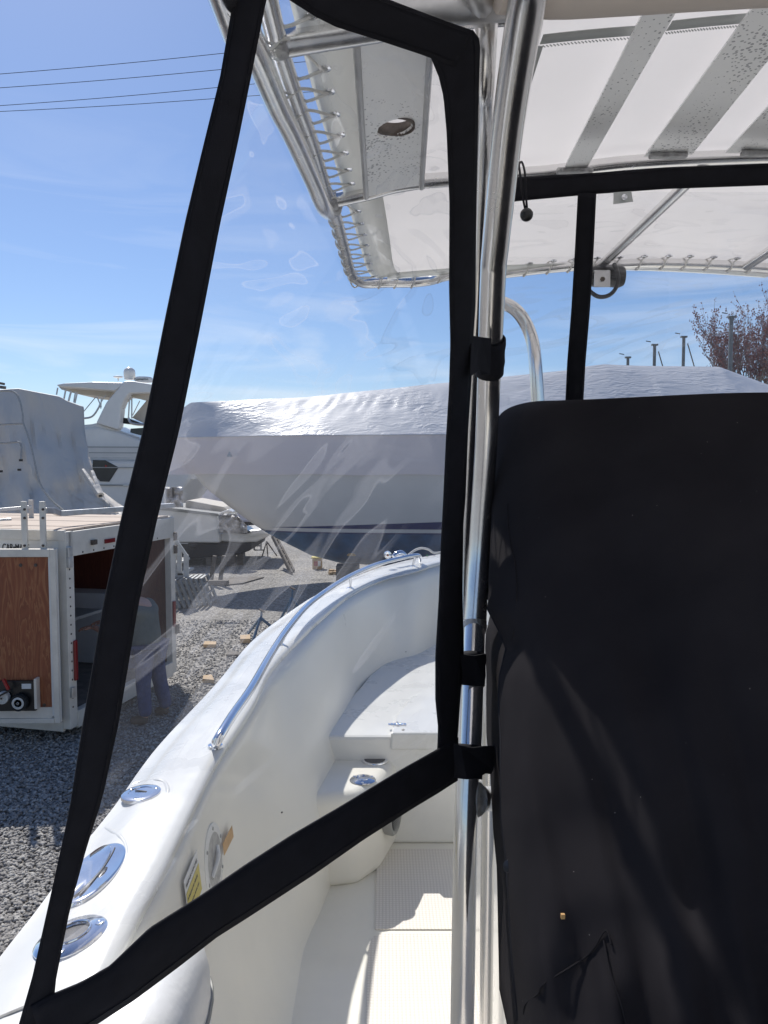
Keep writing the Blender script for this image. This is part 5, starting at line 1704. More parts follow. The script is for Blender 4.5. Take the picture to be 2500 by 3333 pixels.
# ================================================================== stern of a second cruiser on stands
c2 = thing('transom_boat', W(700, 1860, 20), 'white boat with black bottom and swim platform standing under the yacht bow', 'boat')
BD = 20.0
ppx('hull', [(380, 1655), (540, 1652), (560, 1657), (705, 1675), (716, 1767), (540, 1765), (400, 1758)], BD, 2.8, 'cruiser', c2, 0.04)
ppx('hull_bottom', [(380, 1763), (716, 1770), (820, 1768), (815, 1792), (770, 1808), (560, 1822), (400, 1812)], BD + 0.1, 2.5, 'black_af', c2, 0.05)
ppx('rub_rail', [(520, 1652), (545, 1652), (712, 1672), (712, 1680), (545, 1662), (520, 1660)], BD - 0.04, 2.9, 'grille', c2, 0.0)
ppx('waterline_stripe', [(400, 1764), (612, 1768), (612, 1770), (400, 1767)], BD - 0.02, 0.05, 'white_paint', c2, 0.0)
ppx('cockpit_coaming', [(604, 1632), (612, 1628), (730, 1650), (740, 1662), (705, 1672), (602, 1660)], BD + 0.7, 1.6, 'cruiser_cream', c2, 0.03)
ppx('aft_deck', [(705, 1672), (742, 1658), (758, 1666), (720, 1678)], BD + 0.1, 2.4, 'cruiser', c2, 0.03)
ppx('swim_platform', [(716, 1762), (720, 1735), (800, 1728), (852, 1722), (878, 1738), (870, 1748), (835, 1764), (790, 1767)], BD + 0.2, 2.2, 'cruiser', c2, 0.05)
ppx('platform_pad', [(780, 1746), (836, 1736), (870, 1736), (842, 1744), (788, 1752)], BD + 0.17, 1.8, 'white_paint', c2, 0.0)
ppx('outdrive_cover', [(750, 1735), (778, 1718), (792, 1718), (818, 1732), (800, 1738)], BD + 0.1, 0.8, 'smoke', c2, 0.03)
m = MB(); rows = []
for j in range(14):
    row = []
    for i in range(16):
        px = 712 + (805 - 712) * i / 15; py = 1672 + (1735 - 1672) * j / 13
        if i > 9: py = max(py, 1672 + (i - 9) * 7)
        row.append(W(px, py, BD - 0.1 + 0.35 * noise.noise(Vector((px / 14, py / 12, 5)))))
    rows.append(row)
m.grid(rows); m.build('plastic_sheet', M['poly'], c2, thick=0.01)
m = MB(); rows = []
for j in range(12):
    rows.append([W(536 + 60 * i / 11, 1585 + 66 * j / 11, BD - 0.2 + 0.4 * noise.noise(Vector((i / 2.0, j / 3.0, 8)))) for i in range(12)])
m.grid(rows); m.build('plastic_sheet', M['poly'], c2, thick=0.01)
m = MB(); m.lathe(W(628, 1770, BD - 0.05), [(0.10, 0), (0.11, -0.05), (0.06, -0.13), (0, -0.15)], 14); m.build('trim_tab', M['black_af'], c2)
for (x0, x1, y0, y1, dd) in ((675, 690, 1800, 1860, 0.3), (735, 765, 1800, 1862, 0.2), (775, 795, 1795, 1858, 0.5), (560, 590, 1812, 1875, 0.4)):
    m = MB(); a_ = W(x0, y0, BD + dd); b_ = W(x1, y0, BD + dd); m.box(((a_.x + b_.x) / 2, BD + dd, a_.z / 2), (b_.x - a_.x, 0.3, a_.z)); m.build('support_block', M['grey_wood'], c2)

# tall wrapped boat far behind, left of the yacht bow
far = MB(); far.prism([W(x, y, 34) for x, y in ((500, 1330), (560, 1345), (620, 1330), (720, 1350), (900, 1500), (900, 1700), (480, 1700))], (0, 4, 0))
tag(far.build('distant_wrapped_boat', M['wrap_apron'], bevel=0.1), 'pale wrapped boat far behind, glimpsed left of the yacht bow', 'boat')

# ================================================================== TRAILER
tw = thing('cargo_trailer', (-4.0, 8.3, 0), 'white enclosed cargo trailer with open plywood-lined rear and rooftop ladder rack', 'trailer')
CN = Vector((-3.06, 7.18, 0)); CF = Vector((-2.60, 9.22, 0))
sd_ = (CF - CN).normalized()           # across the rear
ld_ = Vector((-sd_.y, sd_.x, 0))       # along the trailer, to the left
WD = (CF - CN).length
ZB, ZT = 0.16, 2.08
def TP(s_, l_, z):                      # s across rear from near corner, l along length
    return CN + sd_ * s_ + ld_ * l_ + Vector((0, 0, z))
LEN = 4.3
def tbox(name, s0, s1, l0, l1, z0, z1, mt, parent=tw, bevel=0.004):
    m = MB()
    m.prism([TP(s0, l0, z0), TP(s1, l0, z0), TP(s1, l1, z0), TP(s0, l1, z0)], (0, 0, z1 - z0))
    return m.build(name, M[mt], parent, bevel=bevel)
tbox('side_wall', 0.0, 0.03, 0.06, LEN, ZB, ZT - 0.10, 'trail_white')
tbox('side_wall', WD - 0.03, WD, 0.06, LEN, ZB, ZT - 0.10, 'trail_white')
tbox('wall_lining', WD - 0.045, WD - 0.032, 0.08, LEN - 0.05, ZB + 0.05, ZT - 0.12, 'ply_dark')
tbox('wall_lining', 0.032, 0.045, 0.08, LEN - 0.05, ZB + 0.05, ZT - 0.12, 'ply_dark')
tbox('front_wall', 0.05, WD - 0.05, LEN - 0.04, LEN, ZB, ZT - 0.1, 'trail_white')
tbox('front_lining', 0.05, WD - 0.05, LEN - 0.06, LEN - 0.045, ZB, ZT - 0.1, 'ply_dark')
tbox('floor', 0.03, WD - 0.03, 0.0, LEN, ZB + 0.06, ZB + 0.12, 'grey_wood')
tbox('roof', -0.01, WD + 0.01, 0.0, LEN, ZT - 0.045, ZT - 0.02, 'trail_white')
# roof boards, one plank after another
nb = 6
for k in range(nb):
    s0 = 0.03 + (WD - 0.06) * k / nb
    tbox('roof_board', s0 + 0.006, s0 + (WD - 0.06) / nb - 0.006, 0.03, LEN - 0.02, ZT - 0.017, ZT + 0.004 + 0.003 * (k % 2), 'roof_wood')
# edge trims
tbox('roof_trim', -0.015, 0.03, 0.0, LEN, ZT - 0.10, ZT, 'trail_trim')
tbox('roof_trim', WD - 0.03, WD + 0.015, 0.0, LEN, ZT - 0.10, ZT, 'trail_trim')
tbox('rear_header', 0.03, WD - 0.03, -0.02, 0.06, ZT - 0.26, ZT - 0.02, 'trail_trim')
tbox('corner_post', -0.012, 0.105, -0.02, 0.06, ZB - 0.02, ZT - 0.015, 'trail_trim')
tbox('corner_post', WD - 0.09, WD + 0.012, -0.02, 0.06, ZB - 0.02, ZT - 0.015, 'trail_trim')
tbox('rear_sill', 0.105, WD - 0.09, -0.03, 0.05, ZB - 0.04, ZB + 0.13, 'trail_trim')
tbox('side_sill', -0.012, 0.03, 0.06, LEN, ZB - 0.05, ZB + 0.05, 'trail_trim')
tbox('running_lamp', 0.62, 0.80, -0.035, -0.02, ZT - 0.19, ZT - 0.145, 'red_lens')
tbox('licence_bracket', 0.38, 0.46, -0.05, -0.02, ZT - 0.18, ZT - 0.13, 'rust')
tbox('tail_lamp', 0.055, 0.105, -0.045, -0.02, 0.60, 1.00, 'red_lens', bevel=0.012)
tbox('tail_lamp', WD - 0.08, WD - 0.02, -0.045, -0.02, 0.72, 1.04, 'red_lens', bevel=0.012)
for z in (1.62, 1.78):
    tbox('lock_keeper', WD - 0.02, WD + 0.03, -0.05, -0.01, z, z + 0.10, 'rust')
tbox('lock_keeper', WD - 0.02, WD + 0.05, -0.05, -0.01, 0.62, 0.74, 'rust')
for z in (0.45, 1.72, 1.82):
    tbox('hinge', -0.01, 0.05, -0.05, -0.018, z, z + 0.10, 'alu_dull')
rv = []
for k in range(17):
    m = MB(); q = TP(0.035, -0.021, 0.35 + k * 0.09); m.lathe(q, [(0.010, 0), (0.008, 0.004), (0, 0.006)], 8, Matrix((sd_, Vector((0, 0, 1)), -ld_)).transposed())
    if k == 0:
        r0 = m.build('rivet', M['rust'], tw); p0_ = q
    else:
        r1 = r0.copy(); col.objects.link(r1); r1.parent = tw; r1.matrix_parent_inverse = tw.matrix_basis.inverted(); r1.location = q - p0_
for k in range(9):
    r1 = r0.copy(); col.objects.link(r1); r1.parent = tw; r1.matrix_parent_inverse = tw.matrix_basis.inverted(); r1.location = TP(0.25 + 0.18 * k, -0.021, ZT - 0.235) - p0_
# wheels and axle
for l_ in (1.9, 2.7):
    for s_ in (-0.04, WD - 0.14):
        m = MB(); rot = Matrix((ld_, Vector((0, 0, 1)), sd_)).transposed()
        m.lathe(TP(s_, l_, 0.33), [(0.2, 0), (0.31, 0.0), (0.33, 0.03), (0.33, 0.15), (0.31, 0.18), (0.2, 0.18)], 28, rot); wh = m.build('wheel', M['tyre'], tw)
        m = MB(); m.lathe(TP(s_, l_, 0.33), [(0.2, 0.02), (0.12, 0.0), (0.0, 0.0)], 20, rot); m.build('rim', M['white_paint'], wh)
tbox('chassis', 0.3, WD - 0.3, 0.1, LEN + 0.6, ZB - 0.06, ZB + 0.05, 'rust')
# hanging letters on the side wall
text_mesh('side_lettering', 'CAR\u2022MATE', 0.10, M['black_paint'], frame(TP(-0.006, 0.69, 1.868), -ld_, (0, 0, 1)), tw, ext=0.002, sx=0.62)
# cabinet, worktop and clutter inside
tbox('cabinet', 0.10, 0.62, 0.45, 1.6, ZB + 0.13, 1.04, 'cabinet')
tbox('cabinet', 0.55, 1.5, 1.9, 2.4, ZB + 0.13, 1.02, 'cabinet')
tbox('worktop', 0.08, 1.2, 0.40, 1.65, 1.045, 1.08, 'grille')
tbox('cabinet_latch', 0.30, 0.37, 0.43, 0.45, 0.86, 0.92, 'rust')
tbox('inner_shelf_panel', WD - 0.36, WD - 0.05, 0.5, 1.6, ZB + 0.13, 1.15, 'cabinet')
m = MB()
for k in range(9):
    m.box(TP(0.45 + 0.13 * (k % 5), 0.6 + 0.15 * (k // 3), 1.11 + 0.03 * (k % 3)), (0.16, 0.12, 0.09), Matrix.Rotation(k * 0.7, 3, 'Z'))
m.build('tool_clutter', M['black_plastic'], tw, bevel=0.01)
# rear door folded back to the left, inner face towards us
D0 = W(196, 1787, 7.10); D0b = W(200, 2361, 7.10)
dn = Vector((-1, -0.02, 0)).normalized()
dz0, dz1 = 0.245, 1.915
door = MB()
def DPn(u_, z, t_=0.0):
    return Vector((W(190, 2000, 7.08).x, 7.08, 0)) + dn * u_ + Vector((0, -t_, z))
DW = 1.02
def dbox(name, u0, u1, z0, z1, t0, t1, mt, parent, bevel=0.004):
    m = MB(); m.prism([DPn(u0, z0, t0), DPn(u1, z0, t0), DPn(u1, z0, t1), DPn(u0, z0, t1)], (0, 0, z1 - z0)); return m.build(name, M[mt], parent, bevel=bevel)
dpar = dbox('door', 0.0, DW, dz0, dz1, -0.02, 0.0, 'trail_white', tw)
dbox('door_panel', 0.075, DW, dz0 + 0.15, dz1 - 0.08, 0.001, 0.012, 'ply', dpar)
dbox('door_frame', 0.0, 0.05, dz0, dz1, 0.0, 0.035, 'trail_trim', dpar)
dbox('door_frame', 0.05, 0.075, dz0 + 0.06, dz1 - 0.03, 0.0, 0.022, 'trail_white', dpar)
dbox('door_frame', 0.05, DW, dz1 - 0.075, dz1, 0.0, 0.035, 'trail_trim', dpar)
dbox('door_frame', 0.05, DW, dz0, dz0 + 0.045, 0.0, 0.04, 'trail_trim', dpar)
dbox('kick_strip', 0.075, DW, dz0 + 0.045, dz0 + 0.15, 0.0, 0.020, 'trail_trim', dpar)
# winch / wheel tool bolted to the door
tb3 = dbox('tool_mount', 0.215, 0.64, 0.37, 0.66, 0.014, 0.05, 'black_plastic', dpar)
ry = Matrix.Rotation(R(90), 3, 'X')
for (u_, zz, r_) in ((0.35, 0.465, 0.080), (0.497, 0.515, 0.062)):
    m = MB(); c = DPn(u_, zz, 0.085)
    if r_ > 0.07:
        m.lathe(c, [(0.056, -0.03), (0.078, -0.032), (0.084, 0.0), (0.078, 0.03), (0.056, 0.03)], 28, ry); m.build('spare_wheel', M['tyre'], dpar)
    m = MB(); m.lathe(c, [(0.057, -0.02), (0.057, 0.033), (0.040, 0.037), (0.036, 0.030), (0.012, 0.030), (0.012, 0.042), (0, 0.043)], 26, ry); hb_ = m.build('wheel_hub', M['white_paint'], dpar)
    m = MB(); m.lathe(c + Vector((0, -0.043, 0)), [(0.010, -0.002), (0.009, 0.003), (0, 0.004)], 8, ry); m.build('hub_bolt', M['rust'], hb_)
m = MB(); m.bar(DPn(0.40, 0.60, 0.14), DPn(0.62, 0.49, 0.15), 0.022, 0.016); m.build('tool_handle', M['black_plastic'], dpar)
m = MB(); m.bar(DPn(0.43, 0.60, 0.12), DPn(0.475, 0.70, 0.12), 0.026, 0.022); m.build('red_grip', M['red_plastic'], dpar)
dbox('tool_bracket', 0.185, 0.210, 0.40, 0.69, 0.014, 0.09, 'trail_trim', dpar)
dbox('tool_label', 0.25, 0.34, 0.585, 0.635, 0.051, 0.055, 'white_print', dpar)
for (u_, zz) in ((0.194, 1.76), (0.335, 1.76), (0.15, 0.415)):
    m = MB(); m.lathe(DPn(u_, zz, 0.013), [(0.017, 0), (0.017, 0.003), (0.008, 0.004), (0.008, 0.009), (0, 0.009)], 16, ry); m.build('bolt', M['rust'], dpar)
# ladder rack
rack = []
def rbar(name, a_, b_, w_, h_, mt='alu_dull'):
    m = MB(); m.bar(a_, b_, w_, h_); return m.build(name, M[mt], tw, bevel=0.003)
for px in (78, 138):
    a_, b_ = W(px, 1632, 7.13), W(px + 4, 1790, 7.13)
    m = MB(); m.box((a_ + b_) / 2, (0.052, 0.03, (a_ - b_).length)); po = m.build('rack_post', M['trail_trim'], tw, bevel=0.003)
    for yy in (1658, 1686, 1776):
        m = MB(); m.lathe(W(px + 2, yy, 7.11), [(0.012, -0.004), (0.012, 0.006), (0, 0.008)], 10, ry); m.build('bolt', M['rust'], po)
m = MB(); a_, b_ = W(101, 1627, 8.9), W(102, 1700, 8.9); m.box((a_ + b_) / 2, (0.05, 0.03, (a_ - b_).length)); m.build('rack_post', M['trail_trim'], tw, bevel=0.003)
rbar('rack_rail', W(148, 1662, 7.15), W(178, 1663, 7.35), 0.03, 0.06)
rbar('rack_rail', W(176, 1664, 7.35), W(195, 1671, 7.5), 0.03, 0.06)
rbar('rack_rail', W(193, 1672, 7.5), W(565, 1645, 9.3), 0.035, 0.055)
rbar('rack_rail', W(-60, 1665, 8.7), W(105, 1650, 8.9), 0.03, 0.04)
rbar('rack_rail', W(-60, 1695, 7.6), W(38, 1690, 7.7), 0.03, 0.025)
m = MB(); m.tube([W(520, 1648, 9.1), W(555, 1645, 9.3), W(560, 1650, 9.3)], 0.03, 8); m.build('rack_roller', M['alu_dull'], tw)

# ================================================================== PERSON
man = thing('person', WZ(480, 2345, 0), 'person in grey-green sweatshirt and blue jeans leaning into the open trailer', 'person')
fx0 = WZ(478, 2345, 0)
px0, py0 = fx0.x, fx0.y
def P3(dx, dy, z): return (px0 + dx, py0 + dy, z)
def skin_mesh(name, verts, edges, radii, mt, parent, root=0, sub=2):
    me = bpy.data.meshes.new(name)
    me.from_pydata(verts, edges, [])
    me.materials.append(mt)
    o = bpy.data.objects.new(name, me); col.objects.link(o)
    o.parent = parent; o.matrix_parent_inverse = parent.matrix_basis.inverted()
    sk = o.modifiers.new('skin', 'SKIN'); sk.use_smooth_shade = True
    for i, r_ in enumerate(radii):
        rr_ = r_ if isinstance(r_, tuple) else (r_, r_)
        me.skin_vertices[0].data[i].radius = rr_
        me.skin_vertices[0].data[i].use_root = (i == root)
    s_ = o.modifiers.new('sub', 'SUBSURF'); s_.levels = sub; s_.render_levels = sub
    return o
# bends forward at the hips, to the left and away, into the trailer
V = [P3(0, 0, 0.78), P3(-0.02, 0.02, 0.93), P3(-0.06, 0.05, 1.08), P3(-0.11, 0.07, 1.20), P3(-0.17, 0.09, 1.28), P3(-0.23, 0.11, 1.32), P3(-0.27, 0.12, 1.38),
     P3(0.02, -0.09, 0.74), P3(0.00, -0.10, 0.42), P3(0.03, -0.12, 0.09),
     P3(0.06, 0.10, 0.74), P3(0.10, 0.13, 0.42), P3(0.16, 0.18, 0.09),
     P3(-0.10, -0.15, 1.20), P3(-0.22, -0.19, 1.02), P3(-0.44, -0.10, 0.99), P3(-0.52, -0.06, 1.02),
     P3(-0.06, 0.28, 1.20), P3(-0.20, 0.32, 1.02), P3(-0.42, 0.26, 1.0), P3(-0.50, 0.22, 1.02),
     P3(-0.04, -0.13, 0.035), P3(0.10, 0.20, 0.035)]
E = [(0, 1), (1, 2), (2, 3), (3, 4), (4, 5), (5, 6), (0, 7), (7, 8), (8, 9), (0, 10), (10, 11), (11, 12), (3, 13), (13, 14), (14, 15), (15, 16), (3, 17), (17, 18), (18, 19), (19, 20), (9, 21), (12, 22)]
Rr = [(0.15, 0.12), 0.14, 0.15, 0.13, 0.06, 0.085, 0.08, 0.085, 0.058, 0.040, 0.085, 0.058, 0.040, 0.058, 0.044, 0.032, 0.030, 0.058, 0.044, 0.032, 0.030, 0.035, 0.035]
skin_mesh('body', V, E, Rr, M['skin'], man)
# sweatshirt and jeans as slightly fuller shells over the same skeleton
sv = [V[0], V[1], V[2], V[3], V[13], V[14], (V[15][0] + 0.02, V[15][1], V[15][2]), V[17], V[18], V[19]]
sv[0] = (V[0][0] + 0.01, V[0][1], V[0][2] - 0.04)
skin_mesh('sweatshirt', sv, [(0, 1), (1, 2), (2, 3), (3, 4), (4, 5), (5, 6), (3, 7), (7, 8), (8, 9)], [(0.20, 0.17), 0.185, 0.19, 0.16, 0.085, 0.068, 0.050, 0.085, 0.068, 0.050], M['shirt'], man)
jv = [V[0], V[7], V[8], (V[9][0], V[9][1], 0.07), V[10], V[11], (V[12][0], V[12][1], 0.07)]
skin_mesh('jeans', jv, [(0, 1), (1, 2), (2, 3), (0, 4), (4, 5), (5, 6)], [(0.165, 0.14), 0.112, 0.082, 0.072, 0.112, 0.082, 0.072], M['denim'], man)
for (i, d0, d1) in ((9, -0.16, -0.02), (12, -0.14, 0.02)):
    q = V[i]
    skin_mesh('boot', [(q[0] + 0.03, q[1], 0.05), (q[0] - 0.05, q[1] - 0.01, 0.05), (q[0] + d0, q[1] + d1, 0.04)], [(0, 1), (1, 2)], [0.055, 0.055, 0.042], M['shoe'], man)
hd = Vector(V[6])
m = MB(); prof = [(0.0, -0.11), (0.05, -0.10), (0.075, -0.04), (0.083, 0.02), (0.078, 0.08), (0.05, 0.115), (0, 0.125)]
m.lathe(hd + Vector((-0.02, 0, 0)), prof, 20, Matrix.Rotation(R(-35), 3, 'Y'), sx=1.1); m.build('head', M['skin'], man)
m = MB(); m.lathe(hd + Vector((0.002, 0, 0.03)), [(0.086, -0.02), (0.093, 0.03), (0.088, 0.08), (0.055, 0.115), (0, 0.125)], 20, Matrix.Rotation(R(-20), 3, 'Y'), sx=1.1); m.build('hair', M['hair'], man)
m = MB(); m.lathe(hd + Vector((-0.115, 0, -0.02)), [(0, -0.02), (0.014, -0.012), (0.010, 0.02), (0, 0.03)], 10); m.build('nose', M['skin'], man)
for sgn in (-1, 1):
    m = MB(); m.lathe(hd + Vector((0.0, sgn * 0.085, -0.01)), [(0, -0.03), (0.018, -0.015), (0.02, 0.015), (0, 0.03)], 10, sy=0.5); m.build('ear', M['skin'], man)
    m = MB(); m.lathe(hd + Vector((-0.10, sgn * 0.032, 0.01)), [(0, -0.008), (0.010, 0), (0, 0.008)], 10); m.build('eye', M['hole'], man)
for wi in (16, 20):
    w_ = Vector(V[wi])
    vs = [tuple(w_), tuple(w_ + Vector((-0.05, 0, -0.005)))]
    es = [(0, 1)]
    rs = [(0.030, 0.020), (0.036, 0.016)]
    for k, off in enumerate((-0.028, -0.010, 0.010, 0.027)):
        ln = (0.058, 0.072, 0.068, 0.052)[k]
        b0 = w_ + Vector((-0.085, off, -0.008)); b1 = b0 + Vector((-ln * 0.55, off * 0.15, -0.012)); b2 = b1 + Vector((-ln * 0.4, 0, -0.03))
        i0 = len(vs); vs += [tuple(b0), tuple(b1), tuple(b2)]; es += [(1, i0), (i0, i0 + 1), (i0 + 1, i0 + 2)]; rs += [0.011, 0.009, 0.008]
    b0 = w_ + Vector((-0.04, -0.04, -0.01)); i0 = len(vs); vs += [tuple(b0), tuple(b0 + Vector((-0.035, -0.018, -0.015)))]; es += [(0, i0), (i0, i0 + 1)]; rs += [0.012, 0.010]
    skin_mesh('hand', vs, es, rs, M['skin'], man, sub=1)

# ================================================================== yard clutter
# white boarding steps
st = thing('boarding_steps', WZ(590, 1925, 0), 'white painted boarding steps with handrail beside the trailer', 'steps')
SD = 14.6
ppx('side_panel', [(563, 1850), (585, 1846), (596, 1872), (606, 1905), (606, 1945), (560, 1955)], SD, 0.05, 'white_paint', st, 0.0)
for (a_, b_) in (((566, 1742), (566, 1900)), ((584, 1780), (584, 1860)), ((606, 1806), (606, 1900))):
    m = MB(); m.bar(W(*a_, SD), W(*b_, SD), 0.05, 0.09); m.build('post', M['white_paint'], st)
m = MB(); m.bar(W(562, 1742, SD), W(610, 1812, SD), 0.06, 0.05); m.build('handrail', M['white_paint'], st)
m = MB(); m.bar(W(562, 1742, SD + 0.8), W(610, 1812, SD + 0.8), 0.06, 0.05); m.build('handrail', M['white_paint'], st)
for (x0, x1, y) in ((556, 582, 1832), (578, 596, 1866), (592, 608, 1900)):
    m = MB(); a_ = W(x0, y, SD); b_ = W(x1, y, SD); m.prism([a_, b_, b_ + Vector((0, 0, -0.04)), a_ + Vector((0, 0, -0.04))], (0, 0.85, 0)); m.build('tread', M['white_paint'], st)

# folded aluminium frames stacked like books
ords = ['leftmost', 'second from left', 'third from left', 'fourth from left', 'fifth from left', 'sixth from left', 'seventh from left', 'rightmost']
fd0 = WZ(568, 1985, 0)
proto = None
for k in range(8):
    loc = fd0 + Vector((0.085 * k, 0.05 * k, 0))
    if proto is None:
        t = thing('aluminium_frame', loc, '', 'frame', 'aluminium frames stacked by the white steps')
        proto = t
        lean = Vector((0.42, 0.28, 0))
        for s_ in (0, 1):
            m = MB(); b0 = loc + Vector((0.34, 0.75, 0)) * 0 + Vector((0.20 * 0, 0.0, 0.02)) + Vector((-0.02, 0.62, 0)) * s_
            m.bar(b0, b0 + Vector((-0.20, 0.06, 0.50)), 0.07, 0.034); m.build('side_rail', M['frame_metal'], t)
        for z in (0.04, 0.20, 0.35, 0.50):
            m = MB(); c0 = loc + Vector((-0.20 * z / 0.50, 0.06 * z / 0.50, z + 0.02))
            m.bar(c0, c0 + Vector((-0.02, 0.62, 0)), 0.05, 0.03); m.build('rung', M['frame_metal'], t)
    else:
        t = copy_tree(proto); t.location = loc
    t.rotation_euler = (0, 0, 0)
    t.location = loc
    t['label'] = ('folded aluminium frame leaning in the stack by the white steps, ' + ords[k])

# leaning ladder
ld = thing('wooden_ladder', WZ(945, 1868, 0), 'weathered dark wooden ladder leaning against the swim platform', 'ladder')
a0, a1 = W(886, 1742, 20.0), WZ(950, 1868, 0.02)
for off in (0, 0.4):
    m = MB(); m.bar(a0 + Vector((0, off, 0)), a1 + Vector((0, off, 0)), 0.05, 0.12); m.build('rail', M['grey_wood'], ld)
for k in range(1, 7):
    c = a0.lerp(a1, k / 7); m = MB(); m.bar(c, c + Vector((0, 0.4, 0)), 0.05, 0.03); m.build('rung', M['grey_wood'], ld)

# sawhorse
sh = thing('sawhorse', WZ(850, 1800, 0), 'small white trestle standing behind the swim platform', 'trestle')
for (a_, b_) in (((828, 1762), (828, 1790)), ((850, 1756), (850, 1790)), ((828, 1776), (850, 1776)), ((828, 1790), (862, 1790)), ((828, 1762), (850, 1762))):
    m = MB(); m.bar(W(*a_, 22.5), W(*b_, 22.5), 0.05, 0.05); m.build('rail', M['white_paint'], sh)
tp = thing('tripod_stand', WZ(865, 1820, 0), 'thin dark tripod stand on the gravel right of the white trestle', 'stand')
for (x, y) in ((853, 1812), (872, 1812), (902, 1810)):
    m = MB(); m.tube([W(868, 1762, 22), W(x, y, 22)], 0.02, 6); m.build('leg', M['rust'], tp)
# pallets and boards near the second boat
def board(name, quad, h, mt, label, cat, group=None):
    m = MB(); pts = [WZ(x, y, 0.01) for x, y in quad]; m.prism(pts, (0, 0, h)); return tag(m.build(name, M[mt], bevel=0.004), label, cat, group)
board('timber_cradle', [(605, 1905), (745, 1905), (735, 1893), (600, 1893)], 0.10, 'grey_wood', 'low grey timber cradle lying under the black-bottomed boat', 'timber')
m = MB()
for x in (686, 716):
    m.bar(WZ(x, 1898, 0.05), WZ(x, 1898, 0.05) + Vector((0.1, 0, 0.62)), 0.10, 0.08)
m.bar(WZ(680, 1896, 0.62), WZ(726, 1896, 0.62) + Vector((0.1, 0, 0)), 0.08, 0.08)
tag(m.build('timber_trestle', M['grey_wood']), 'weathered trestle with two uprights in front of the black-bottomed boat', 'trestle')
board('plywood_sheet', [(740, 1905), (790, 1900), (860, 1880), (780, 1878), (730, 1886)], 0.02, 'grey_wood', 'flat brown plywood sheet on the gravel right of the trestle', 'board')
# scrap blocks
scrap_lab = ['pale pine offcut on gravel, the one nearest the trailer shadow and lowest down', 'short pine offcut lying alone halfway along the gravel', 'pine offcut touching the low blue boat stand', 'darker plank end partly hidden by the near gunwale']
for k, (quad, h) in enumerate((([(660, 2222), (698, 2226), (690, 2208), (662, 2210)], 0.05), ([(662, 2108), (703, 2108), (705, 2098), (666, 2097)], 0.05), ([(782, 2094), (815, 2094), (815, 2079), (782, 2081)], 0.07), ([(736, 2137), (775, 2137), (775, 2126), (742, 2126)], 0.03))):
    board('wood_offcut', quad, h, 'pine' if k < 3 else 'grey_wood', scrap_lab[k], 'wood scrap', 'wood scraps on the gravel')
# tub
tu = thing('storage_tub', WZ(1032, 1852, 0), 'cardboard carton with yellow lid and red print standing under the yacht', 'box')
c = WZ(1032, 1853, 0)
m = MB(); m.box(c + Vector((0, 0.12, 0.14)), (0.24, 0.24, 0.28)); m.build('carton', M['pine'], tu, bevel=0.006)
m = MB(); m.box(c + Vector((0, 0.12, 0.30)), (0.30, 0.28, 0.03)); m.build('lid', M['yellow'], tu, bevel=0.006)
m = MB(); m.box(c + Vector((-0.03, -0.003, 0.15)), (0.10, 0.006, 0.12)); m.build('print', M['red_plastic'], tu)
m = MB(); m.box(c + Vector((0.06, -0.003, 0.15)), (0.07, 0.006, 0.14)); m.build('print', M['white_print'], tu)
# brown block and small pile by the keel
m = MB(); q = WZ(1075, 1870, 0)
for k in range(10):
    m.box(q + Vector((0.12 * (k % 5) + 0.05 * random.random(), 0.3 * (k // 5), 0.03 + 0.04 * random.random())), (0.12, 0.1, 0.06), Matrix.Rotation(random.random() * 3, 3, 'Z'))
o = m.build('rubble_pile', M['pine'], kind='stuff'); tag(o, 'small heap of wood chips under the yacht keel', 'debris')
m = MB(); q = W(1144, 1806, 16.2); m.lathe(q, [(0.0, -0.03), (0.09, -0.02), (0.10, 0.0), (0.06, 0.03), (0, 0.04)], 14, sy=0.5)
tag(m.build('hull_pad', M['tan_label']), 'small tan pad against the blue bottom of the yacht', 'pad')

# ================================================================== wires, masts, tree
wl_ = ['topmost', 'second', 'third', 'lowest']
for k, (a_, b_) in enumerate((((0, 241), (731, 173)), ((0, 286), (723, 226)), ((0, 344), (716, 284)), ((0, 363), (712, 320)))):
    A_, B_ = Vector(a_).to_3d(), Vector(b_).to_3d()
    d_ = (B_ - A_)
    pts = []
    for i in range(-3, 22):
        q = A_ + d_ * (i / 6)
        pts.append(W(q.x, q.y + 3 * math.sin(i / 6 * math.pi), 34 + 0.4 * k))
    m = MB(); m.tube(pts, 0.013, 5)
    tag(m.build('power_line', M['wire']), f'thin dark overhead wire crossing the sky, {wl_[k]} of four', 'wire', 'overhead wires')
def mast(px, ytop, w_, D_, label):
    t = thing('sailboat_mast', W(px, 1500, D_), label, 'mast', 'masts behind the wrapped yacht')
    a_ = W(px, ytop, D_)
    m = MB(); m.tube([(a_.x, D_, 0.5), (a_.x, D_, a_.z)], w_ / 2 / F * D_, 10); m.build('spar', M['mast'], t)
    m = MB(); m.box((a_.x, D_, a_.z + 0.03), (w_ * 2.0 / F * D_, 0.2, 0.10)); m.build('masthead', M['mast'], t)
    m = MB(); m.tube([(a_.x - 0.25, D_, a_.z + 0.22), (a_.x - 0.55, D_, a_.z + 0.27)], 0.03, 5); m.build('wind_vane', M['wire'], t)
    if px < 2300 and px > 2100:
        m = MB(); m.tube([W(px + 12, ytop + 20, D_), W(px + 38, ytop + 110, D_)], 0.04, 5); m.build('stay', M['mast'], t)
    return t
mast(2044, 1165, 9, 48, 'short grey mast top, leftmost of the four behind the yacht')
mast(2131, 1124, 10, 48, 'grey mast, second from the left behind the yacht')
mast(2226, 1098, 10, 48, 'grey mast, third from the left and left of the tree')
mast(2381, 1033, 13, 44, 'tallest grey mast standing in front of the budding tree')

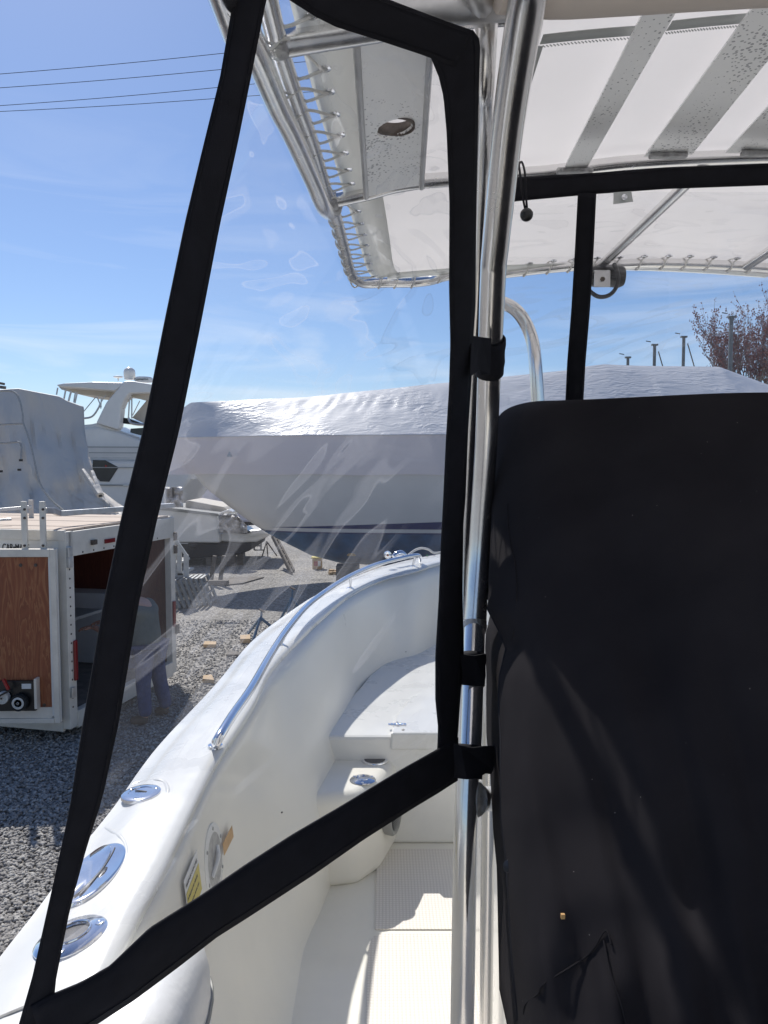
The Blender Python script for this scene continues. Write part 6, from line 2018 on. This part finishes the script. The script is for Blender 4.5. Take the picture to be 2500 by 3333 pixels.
tree = thing('budding_tree', W(2440, 1500, 62), 'bare spring tree with reddish buds at the right edge behind the masts', 'tree')
rng = random.Random(5)
tm, bm_ = MB(), MB()
base = Vector((W(2450, 1500, 62).x, 62, 0))
def branch(p, d, L_, r_, depth):
    n_ = 4
    pts = [p]
    q = p.copy(); dd = d.copy()
    for k in range(n_):
        dd = (dd + Vector((rng.uniform(-.12, .12), rng.uniform(-.12, .12), rng.uniform(-.02, .12)))).normalized()
        q = q + dd * (L_ / n_)
        pts.append(q.copy())
    tm.tube(pts, [r_ * (1 - 0.45 * k / n_) for k in range(n_ + 1)], 4 if depth > 1 else 7, cap=False)
    if depth >= 5:
        for k in range(8):
            c = pts[rng.randint(1, n_)] + Vector([rng.uniform(-.15, .15) for _ in range(3)])
            s_ = rng.uniform(.03, .08)
            bm_.add([c + Vector((-s_, 0, 0)), c + Vector((s_, 0, 0)), c + Vector((0, rng.uniform(-s_, s_), s_ * 1.6))], [(0, 1, 2)])
            bm_.add([c + Vector((0, -s_, 0)), c + Vector((s_ * .3, s_, s_ * .4)), c + Vector((0, 0, -s_ * 1.3))], [(0, 1, 2)])
        return
    nchild = 4
    for k in range(nchild):
        t = 0.35 + 0.65 * (k + 1) / nchild
        i = min(n_, int(t * n_))
        sd2 = Vector((rng.uniform(-1, 1), rng.uniform(-1, 1), rng.uniform(0.1, 0.9))).normalized()
        branch(pts[i], (dd * 0.9 + sd2 * 0.62).normalized(), L_ * rng.uniform(0.58, 0.80), r_ * 0.52, depth + 1)
ctop = W(2450, 945, 62).z
for k in range(5):
    a0 = k * 1.3
    branch(base + Vector((0, 0, ctop * 0.22)), Vector((0.42 * math.cos(a0), 0.42 * math.sin(a0), 1)).normalized(), ctop * 0.30, 0.16, 0 + 1)
tk = MB(); tk.tube([base, base + Vector((0.1, 0, ctop * 0.23))], [0.4, 0.28], 12); tk.build('trunk', M['twig'], tree)
o = tm.build('limbs', M['twig'], tree); o = bm_.build('crown', M['bud'], tree)
print('SCENE BUILT', len(bpy.data.objects))
